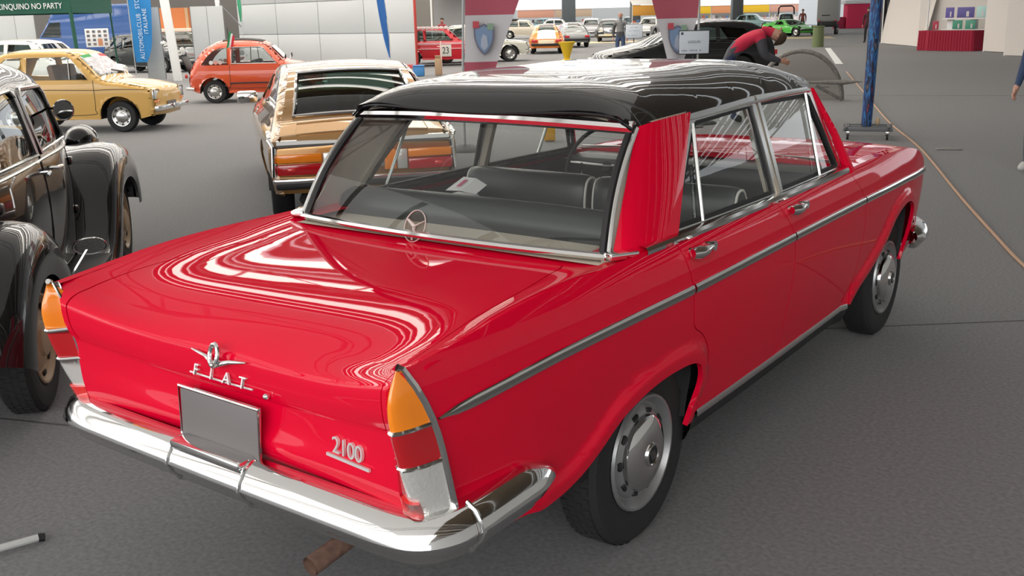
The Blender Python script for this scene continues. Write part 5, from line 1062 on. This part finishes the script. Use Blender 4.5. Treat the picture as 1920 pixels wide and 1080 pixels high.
# ------------------------------------------------------------------ more cars, farther off
TPL = {
 'saloon': dict(out=[(3.20, .28), (3.30, .45), (3.25, .68), (3.05, .76), (2.1, .88), (1.75, 1.15), (1.50, 1.37), (.9, 1.42), (.25, 1.39), (-.1, 1.2), (-.35, .93), (-.95, .88), (-1.05, .70), (-1.05, .45), (-1.0, .30)], W=[(-1.05, .72), (-.4, .79), (1, .82), (2.4, .80), (3.3, .70)], gz=[(.2, .93), (.5, .99), (.7, 1.), (.9, .95), (1.4, .72)],
    wins=[[(-.12, .93), (.12, 1.3), (.68, 1.33), (.70, .93)], [(.80, .93), (.80, 1.33), (1.38, 1.31), (1.68, .93)]], scr=[('windscreen', 4.2, 5.8, .86), ('rear_window', 8.3, 9.7, .82)], wheels=[(0, .31, .74, .16), (2.5, .31, .74, .16)], r=.07),
 'coupe': dict(out=[(2.95, .25), (3.08, .42), (3.0, .60), (2.6, .72), (1.75, .83), (1.45, 1.08), (1.15, 1.27), (.8, 1.31), (.3, 1.24), (-.2, 1.04), (-.6, .82), (-.85, .66), (-.92, .48), (-.88, .28)], W=[(-.92, .74), (-.3, .83), (.5, .81), (1.8, .80), (2.6, .78), (3.08, .62)], gz=[(.2, .92), (.45, 1.), (.65, .99), (.85, .88), (1.31, .62)],
    wins=[[(.10, .90), (.30, 1.12), (.62, 1.18), (.62, .88)], [(.70, .88), (.70, 1.19), (1.08, 1.18), (1.42, .88)]], scr=[('windscreen', 4.2, 5.8, .86), ('rear_window', 7.9, 9.1, .78)], wheels=[(0, .31, .76, .20), (2.27, .31, .70, .17)], r=.12),
 'wedge': dict(out=[(2.75, .25), (2.95, .36), (2.7, .52), (1.7, .72), (1.1, .98), (.75, 1.08), (.3, 1.06), (-.3, .90), (-.95, .84), (-1.02, .62), (-.98, .30)], W=[(-1.02, .90), (0, .98), (1.5, .95), (2.95, .80)], gz=[(.2, .95), (.45, 1.), (.65, .97), (.8, .85), (1.08, .58)],
    wins=[[(.35, .78), (.40, .98), (.75, 1.0), (1.25, .78)]], scr=[('windscreen', 3.15, 4.6, .85)], wheels=[(0, .33, .92, .26), (2.45, .31, .86, .2)], r=.06),
 'hatch': dict(out=[(2.85, .28), (2.95, .45), (2.92, .68), (2.75, .76), (1.9, .88), (1.55, 1.14), (1.25, 1.34), (.7, 1.40), (-.05, 1.36), (-.35, 1.1), (-.52, .85), (-.58, .5), (-.55, .30)], W=[(-.58, .70), (0, .77), (1, .79), (2.2, .77), (2.95, .68)], gz=[(.2, .93), (.5, .99), (.7, 1.), (.9, .94), (1.4, .74)],
    wins=[[(-.22, .93), (.05, 1.27), (.40, 1.30), (.42, .92)], [(.52, .92), (.52, 1.30), (1.15, 1.28), (1.48, .92)]], scr=[('windscreen', 4.2, 5.8, .87), ('rear_window', 8.3, 9.8, .8)], wheels=[(0, .29, .70, .15), (2.22, .29, .70, .15)], r=.07),
 'modern': dict(out=[(3.35, .24), (3.48, .42), (3.42, .66), (3.2, .80), (2.3, .98), (1.6, 1.25), (1.05, 1.44), (.4, 1.48), (-.3, 1.44), (-.75, 1.22), (-.90, .95), (-.95, .6), (-.9, .30)], W=[(-.95, .80), (0, .89), (1.5, .90), (2.8, .87), (3.48, .70)], gz=[(.2, .93), (.5, .99), (.7, 1.), (.95, .94), (1.48, .70)],
    wins=[[(-.35, 1.03), (-.10, 1.30), (.55, 1.36), (.58, 1.0)], [(.68, 1.0), (.66, 1.36), (1.05, 1.35), (1.95, .99)]], scr=[('windscreen', 4.15, 5.85, .88), ('rear_window', 8.2, 9.6, .8)], wheels=[(0, .33, .86, .22), (2.7, .33, .86, .22)], r=.10),
 'van': dict(out=[(3.9, .35), (4.0, .55), (3.95, .95), (3.6, 1.25), (3.1, 1.9), (2.8, 2.45), (2.3, 2.62), (0, 2.64), (-.9, 2.60), (-1.05, 2.2), (-1.08, .6), (-1.05, .35)], W=[(-1.08, .96), (0, 1.), (2.5, 1.), (4., .85)], gz=[(.3, .95), (.7, 1.), (1.2, .99), (2.6, .86)],
    wins=[[(2.45, 1.30), (2.45, 1.95), (2.95, 1.92), (3.40, 1.32)]], scr=[('windscreen', 3.1, 4.7, .88)], wheels=[(0, .36, .95, .22), (2.9, .36, .95, .22)], r=.09),
}
def far_car(name, label, loc, deg, tpl, paint, cat='car', lamps='both', du=.16, gm=None, z0=.24, group=None, style='cap', **kw):
    t = TPL[tpl]; T = thing(name, label, cat, (*loc, 0), R(deg), group)
    S, SK, at_ = gcar(T, t['out'], t['W'], t['gz'], t['r'], t['wins'], t['scr'], t['wheels'], paint, z0, du, .03, .06, gm or GLASS_D, style=style, smooth=3, wseg=20, **kw)
    y1, y0 = t['out'][1][0], t['out'][-2][0]; hw = t['wheels'][0][2]
    for sg in (1, -1):
        mb = MB(); mb.box((sg*hw*.72, y1-.06, t['out'][2][1]-.06), (.26, .10, .14), None, .03); mb.build('headlamp', CLEAR, T)
        mb = MB(); mb.box((sg*hw*.72, y0+.0, t['out'][-2][1]+.12), (.26, .08, .12), None, .02); mb.build('tail_lamp', REDLENS, T)
    for nm, y in (('front_bumper', y1+.02), ('rear_bumper', y0-.02)):
        mb = MB(); mb.box((0, y, .43), (hw*2-.1, .10, .11), None, .03); mb.build(nm, CHROME if kw.get('seat', True) and tpl in ('saloon', 'hatch') else BLACK, T)
    return T, S, SK, at_
pm = lambda n, c, **k: mat(n, c, .35, coat=.8, spec=.2, **k)
# race car with number
T, S, SK, at_ = far_car('race_car', 'red race car with number 23 on a white plate, behind the white wall end', (-23.6, 26.2), -49, 'hatch', pm('race_red', (.55, .008, .02)))
mb = MB(); mb.box((S(1.55, .52)+.02, 1.22, .56), (.02, .42, .42), None, .006); n_ = mb.build('number_board', mat('number_white', (.68, .68, .62), .6), T)
text('23', .34, frame(Vector((S(1.55, .52)+.033, 1.22, .56)), (0, 1, 0), (0, 0, 1)), BLACK, T, .003, .95, 'race_number', .8)
for z in (.80, .84, .63): mb = MB(); mb.tube([(S(y, z)+.008, y, z) for y in [-.4+.2*k for k in range(16)]], .018, 6); mb.build('side_stripe', mat('pale_pink', (.80, .45, .48), .5), T)
for k in range(9): mb = MB(); mb.ball((S(-.1+.17*k, 1.37)+.02, -.1+.17*k, 1.38), (.02, .085, .06)); mb.build('roof_scallop', mat('scallop_white', (.8, .68, .66), .6), T)
# others
far_car('parked_car', 'pale grey-white hatchback half hidden by the first feather flag', (-24.05, 28.65), -47, 'saloon', pm('bone_white', (.62, .62, .55)), style='holes')
T, S, SK, at_ = far_car('sports_car', 'orange sports coupe with white engine lid, seen from behind', (-25.0, 37.2), 34, 'coupe', pm('bright_orange', (.72, .20, .02)))
panel('engine_lid', SK, [[(-.72, at_(9.25)), (.72, at_(9.25)), (.72, at_(11.2)), (-.72, at_(11.2))]], .3, .15, mat('lid_white', (.72, .68, .6), .4), T, .02, True, .01)
mb = MB(); mb.box((0, -.95, .52), (.75, .05, .22), None, .02); mb.build('number_plate', mat('pale_plate', (.8, .68, .5), .5), T)
panel('roof_skin', SK, [[(-.95, at_(6.1)), (.95, at_(6.1)), (.95, at_(7.8)), (-.95, at_(7.8))]], .3, .15, mat('silver_roof', (.45, .47, .45), .4, metal=.4), T, .01, True, .01)
far_car('sports_car', 'silver-grey sports coupe parked right of the orange one', (-28.4, 44.9), 42, 'coupe', pm('silver_grey', (.22, .235, .235)))
T, S, SK, at_ = far_car('open_car', 'cream open car with a folded black hood', (-47.2, 64.6), -60, 'saloon', pm('cream', (.70, .64, .52)))
mb = MB(); mb.box((0, .2, 1.42), (1.25, .9, .28), None, .12); mb.build('folded_hood', BLACK, T)
far_car('parked_car', 'white saloon behind the cream open car', (-50.5, 74.5), -55, 'saloon', pm('plain_white', (.70, .70, .68)))
far_car('sports_car', 'red wedge-shaped sports car in the middle distance', (-40.9, 63.4), -140, 'wedge', pm('signal_red', (.62, .015, .015)))
far_car('parked_car', 'silver saloon right behind the red wedge-shaped car', (-42.2, 69.0), -150, 'saloon', pm('silver_paint', (.42, .42, .44), metal=.3))
far_car('parked_car', 'teal saloon left of the red wedge-shaped car', (-62.2, 90.0), -60, 'saloon', pm('teal_paint', (.12, .25, .27)))
far_car('parked_car', 'dark blue saloon far behind the red wedge-shaped car', (-69.2, 103.0), -60, 'saloon', pm('dark_blue', (.04, .06, .12)))
far_car('parked_car', 'white saloon right of the man in a grey jacket', (-36.3, 69.0), -170, 'saloon', pm('plain_white', (.7, .7, .68)))
far_car('parked_car', 'grey-green saloon behind the white saloon near the second flag', (-51.5, 92.0), -160, 'saloon', pm('sage_paint', (.26, .30, .29)))
T, S, SK, at_ = far_car('vintage_car', 'far black vintage car facing the camera beside the man', (-33.2, 56.8), -152, 'hatch', pm('vintage_black', (.03, .035, .035)))
for sg in (1, -1):
    mb = MB(); mb.tube(curve([(sg*.72, 3.0, .35), (sg*.74, 2.75, .68), (sg*.74, 2.2, .72), (sg*.72, 1.7, .4)], 4), .14, 8); mb.build('front_wing', MATS['vintage_black'], T); lampdisc(T, (sg*.42, 2.98, .78), .13, CLEAR)
mb = MB(); mb.box((0, 3.02, .62), (.5, .06, .5), None, .1); mb.build('grille', CHROME, T)
T, S, SK, at_ = far_car('sports_car', 'bright green low sports car beyond the bending person', (-24.4, 64.6), -118, 'wedge', pm('lime_green', (.10, .55, .08)))
T, S, SK, at_ = far_car('off_road_car', 'black open off-road car with roll bar far behind the green sports car', (-36.0, 95.2), 25, 'hatch', pm('vintage_black', (.03, .035, .035)))
mb = MB(); mb.tube([(-.75, .0, 1.3), (-.72, .0, 1.9), (-.55, 0, 2.1), (.55, 0, 2.1), (.72, 0, 1.9), (.75, 0, 1.3)], .07, 8); mb.build('roll_bar', BLACK, T)
far_car('parked_car', 'pale turquoise car behind the bending person', (-37.0, 86.5), -80, 'saloon', pm('pale_turquoise', (.38, .60, .60)))
far_car('dark_hatchback', 'shiny black modern hatchback behind the second feather flag', (-8.68, 21.35), 139, 'modern', pm('deep_black', (.012, .013, .014)), du=.10)
T, S, SK, at_ = far_car('parked_car', 'dark green saloon behind the leaning white post', (-33.9, 22.4), -55, 'saloon', pm('dark_green', (.045, .052, .045)), du=.12)
T, S, SK, at_ = far_car('vintage_car', 'black vintage car behind the blue flag, chrome lamps showing', (-33.0, 20.3), -75, 'hatch', pm('vintage_black', (.03, .035, .035)))
for sg in (1, -1): lampdisc(T, (sg*.42, 2.98, .78), .13, CLEAR)
mb = MB(); mb.box((0, 3.0, .70), (.5, .08, .4), None, .08); mb.build('grille', CHROME, T)
far_car('white_van_car', 'white saloon roof showing behind the yellow car', (-24.6, 11.0), -63, 'saloon', pm('plain_white', (.7, .7, .68)), du=.12)
far_car('panel_van', 'blue panel van parked behind the gazebo', (-38.6, 24.0), 122, 'van', pm('van_blue', (.03, .09, .28)), 'van')
far_car('panel_van', 'white van beside the striped awning', (-61.5, 69.5), -55, 'van', pm('plain_white', (.7, .7, .68)), 'van')
far_car('dark_saloon', 'silver-blue saloon at the far left behind the white panels', (-49.0, 23.5), -60, 'saloon', pm('silver_blue', (.25, .3, .4), metal=.3))
T = thing('box_truck', 'grey box truck seen from behind far down the hall', 'truck', (-22.2, 67.4, 0), R(16))
GB = mat('grey_box', (.30, .30, .29), .6)
mb = MB(); mb.box((0, 1.2, 1.62), (1.42, 2.6, 1.55), None, .12); mb.build('box_body', GB, T); mb = MB(); mb.box((0, -.1, .72), (1.30, .3, .34), None, .04); mb.build('rear_apron', BLACK, T); mb = MB(); mb.box((0, 1.2, .62), (1.0, 2.6, .2)); mb.build('chassis', BLACK, T)
for sg in (1, -1):
    for y in (.5, 2.2): wheel(T, (sg*.66, y, .33), sg, .33, .2, .2, 'cap', seg=20)
    mb = MB(); mb.box((sg*.55, -.14, .95), (.16, .05, .1), None, .01); mb.build('tail_lamp', REDLENS, T)
mb = MB(); mb.box((-.1, -.11, 1.30), (.55, .01, .06)); mb.build('lettering_strip', BLACK, T)

# ------------------------------------------------------------------ people
SKIN = mat('skin', (.52, .28, .20), .55); HAIR = mat('brown_hair', (.06, .035, .02), .8); GREYH = mat('grey_hair', (.30, .28, .26), .8)
def person(label, loc, deg, pose=None, top=(.05, .06, .09), legs=(.04, .05, .09), shoes=(.03, .03, .03), mid=None, hair=HAIR, bald=False, h=1.75, name='person', chest=None, bulk=1.):
    T = thing(name, label, 'person', (*loc, 0), R(deg), sc=h/1.75)
    J = dict(pelvis=(0, 0, .95), waist=(0, .0, 1.08), chest=(0, .0, 1.28), neck=(0, -.005, 1.47), jaw=(0, .02, 1.555), head=(0, .015, 1.64), crown=(0, .0, 1.715))
    for s, sg in (('l', -1), ('r', 1)):
        J.update({'sh'+s: (sg*.175, 0, 1.41), 'el'+s: (sg*.235, -.02, 1.13), 'wr'+s: (sg*.245, .05, .885), 'pa'+s: (sg*.245, .065, .83), 'hi'+s: (sg*.095, 0, .88), 'kn'+s: (sg*.11, .02, .49), 'an'+s: (sg*.115, -.02, .09), 'to'+s: (sg*.125, .13, .035)})
    J.update(pose or {})
    for s, sg in (('l', -1), ('r', 1)):                      # five fingers from the palm
        p = Vector(J['pa'+s]); d = (p-Vector(J['wr'+s])).normalized(); fwd = Vector((0, 1, 0)) if abs(d.y) < .8 else Vector((0, 0, 1)); side = (fwd-d*fwd.dot(d)).normalized(); inn = d.cross(side)*sg*-1
        for k, (o, ln) in enumerate(((.030, .080), (.010, .090), (-.010, .085), (-.029, .066))):
            b = p+side*o+d*.025; J['f%d%s' % (k, s)] = b+d*ln*.45+inn*-.004; J['g%d%s' % (k, s)] = b+d*ln*.9+inn*.020
        J['t'+s] = p+side*.045+d*.005+inn*.01; J['u'+s] = p+side*.058+d*.045+inn*.02
    E = [('pelvis', 'waist', 'm'), ('waist', 'chest', 'c'), ('chest', 'neck', 'c'), ('neck', 'jaw', 's'), ('jaw', 'head', 's'), ('head', 'crown', 's')]
    for s in 'lr':
        E += [('chest', 'sh'+s, 'c'), ('sh'+s, 'el'+s, 't'), ('el'+s, 'wr'+s, 't'), ('wr'+s, 'pa'+s, 's'), ('pelvis', 'hi'+s, 'l'), ('hi'+s, 'kn'+s, 'l'), ('kn'+s, 'an'+s, 'l'), ('an'+s, 'to'+s, 'b')]
        for k in range(4): E += [('pa'+s, 'f%d%s' % (k, s), 's'), ('f%d%s' % (k, s), 'g%d%s' % (k, s), 's')]
        E += [('pa'+s, 't'+s, 's'), ('t'+s, 'u'+s, 's')]
    rad = dict(pelvis=(.155, .115), waist=(.15, .105), chest=(.165, .115), neck=(.058, .06), jaw=(.068, .085), head=(.078, .098), crown=(.055, .07))
    rr = {'sh': .075, 'el': .052, 'wr': .036, 'pa': .034, 'hi': .092, 'kn': .066, 'an': .052, 'to': .042}
    names = list(J); idx = {n: i for i, n in enumerate(names)}
    me = bpy.data.meshes.new('body'); me.from_pydata([Vector(J[n]) for n in names], [(idx[a], idx[b]) for a, b, c in E], [])
    o = bpy.data.objects.new('body', me); COL.objects.link(o); sk = o.modifiers.new('s', 'SKIN'); sk.use_smooth_shade = True; sk.branch_smoothing = .4
    for n in names:
        v = me.skin_vertices[0].data[idx[n]]; r = rad.get(n) or rr.get(n[:2]) or (.0105 if n[0] in 'fgtu' else .05); k_ = bulk if n[:2] in ('pe', 'wa', 'ch', 'sh', 'el') else 1.; v.radius = (r[0]*k_, r[1]*k_) if hasattr(r, '__len__') else (r*k_, r*k_); v.use_root = n == 'pelvis'
    sb = o.modifiers.new('u', 'SUBSURF'); sb.levels = sb.render_levels = 1
    dg = bpy.context.evaluated_depsgraph_get(); m2 = bpy.data.meshes.new_from_object(o.evaluated_get(dg)); bpy.data.objects.remove(o); m2.name = 'body'
    m2.materials.clear(); key = 'cloth_%d_%d_%d'
    cm = lambda c: mat(key % tuple(int(q*999) for q in c), c, .85)
    for mm in (SKIN, cm(top), cm(legs), cm(shoes), cm(mid or top), cm(chest or top)): m2.materials.append(mm)
    code = {'s': 0, 't': 1, 'l': 2, 'b': 3, 'm': 4, 'c': 5}; segs = [(Vector(J[a]), Vector(J[b]), code[c]) for a, b, c in E]
    for p in m2.polygons:
        best = (9, 0); c = p.center
        for a, b, k in segs:
            d = b-a; t = max(0, min(1, (c-a).dot(d)/max(1e-9, d.length_squared))); q = (c-a-d*t).length-(.05 if k in (4, 5) else .02 if k == 2 else 0)
            if q < best[0]: best = (q, k)
        p.material_index = best[1]; p.use_smooth = True
    b = bpy.data.objects.new('body', m2); COL.objects.link(b); b.parent = T
    H, Cn = Vector(J['head']), Vector(J['crown']); up = (Cn-Vector(J['jaw'])).normalized(); f = Vector(J['head'])-Vector(J['neck']); fw = Vector((0, 1, 0)); fw = (fw-up*fw.dot(up)).normalized(); sd = fw.cross(up)
    if not bald:
        mb = MB(); c = H+up*.022-fw*.012; mb.grid(lambda a, v: c+(sd*math.cos(a)*.092+fw*math.sin(a)*.112)*math.sin(v)+up*.105*math.cos(v)-fw*.05*max(0, v-1.1), [2*PI*k/18 for k in range(18)], [1.75*k/8 for k in range(9)], True); mb.build('hair', hair, T)
    mb = MB(); mb.ball(H+fw*.105-up*.018, (.014, .018, .022), 8, 6); mb.build('nose', SKIN, b)
    for s in (-1, 1):
        mb = MB(); mb.ball(H+fw*.090+sd*s*.033+up*.012, .011, 8, 6); mb.build('eye', BLACK, b); mb = MB(); mb.ball(H+sd*s*.085-up*.01, (.012, .02, .03), 8, 6); mb.build('ear', SKIN, b)
    mb = MB(); mb.box(H+fw*.093-up*.062, (.045, .008, .008)); mb.build('mouth', mat('lips', (.35, .12, .10), .6), b)
    return T
person('person at the right edge in a navy sleeve, arm hanging down', (.455, 8.93), 165, dict(elr=(.25, -.03, 1.12), wrr=(.275, .04, .89), par=(.28, .06, .835)), top=(.035, .06, .13), legs=(.10, .11, .13), shoes=(.55, .55, .53))
bend = dict(pelvis=(0, -.12, .96), waist=(0, -.03, 1.10), chest=(0, .18, 1.29), neck=(0, .42, 1.34), jaw=(0, .52, 1.29), head=(0, .60, 1.25), crown=(0, .67, 1.21))
for s, sg in (('l', -1), ('r', 1)): bend.update({'sh'+s: (sg*.19, .34, 1.27), 'el'+s: (sg*.24, .40, .98), 'wr'+s: (sg*.16, .62, .90), 'pa'+s: (sg*.14, .68, .885), 'hi'+s: (sg*.10, -.12, .90)})
person('person bending forward in a grey jacket with a red back', (-4.45, 12.3), -66, bend, top=(.06, .06, .07), legs=(.03, .04, .09), mid=(.07, .07, .085), chest=(.55, .02, .06), h=1.85, bulk=1.3)
person('bald man in a grey jacket and blue jeans standing beyond the black hatchback', (-16.41, 29.29), 205, None, top=(.06, .06, .065), legs=(.05, .08, .16), chest=(.20, .20, .20), bald=True, h=1.8)
person('person in dark clothes standing far off by the pink-red booth', (-31.1, 95.59), 160, None, top=(.035, .03, .035), legs=(.03, .03, .04))
person('person in a brown top far off left of the box truck', (-26.6, 74.5), 200, None, top=(.22, .06, .04), legs=(.05, .05, .06))
person('person in dark clothes just left of the painted column', (-14.05, 50.0), 180, None, top=(.06, .02, .025), legs=(.03, .025, .03))
person('person with black hair under the striped awning', (-31.7, 37.6), 190, None, top=(.30, .05, .06), legs=(.05, .05, .06), hair=BLACK)
person('person in a white shirt far off left of the red wedge-shaped car', (-50.0, 66.5), 190, None, top=(.55, .52, .45), legs=(.20, .18, .15))
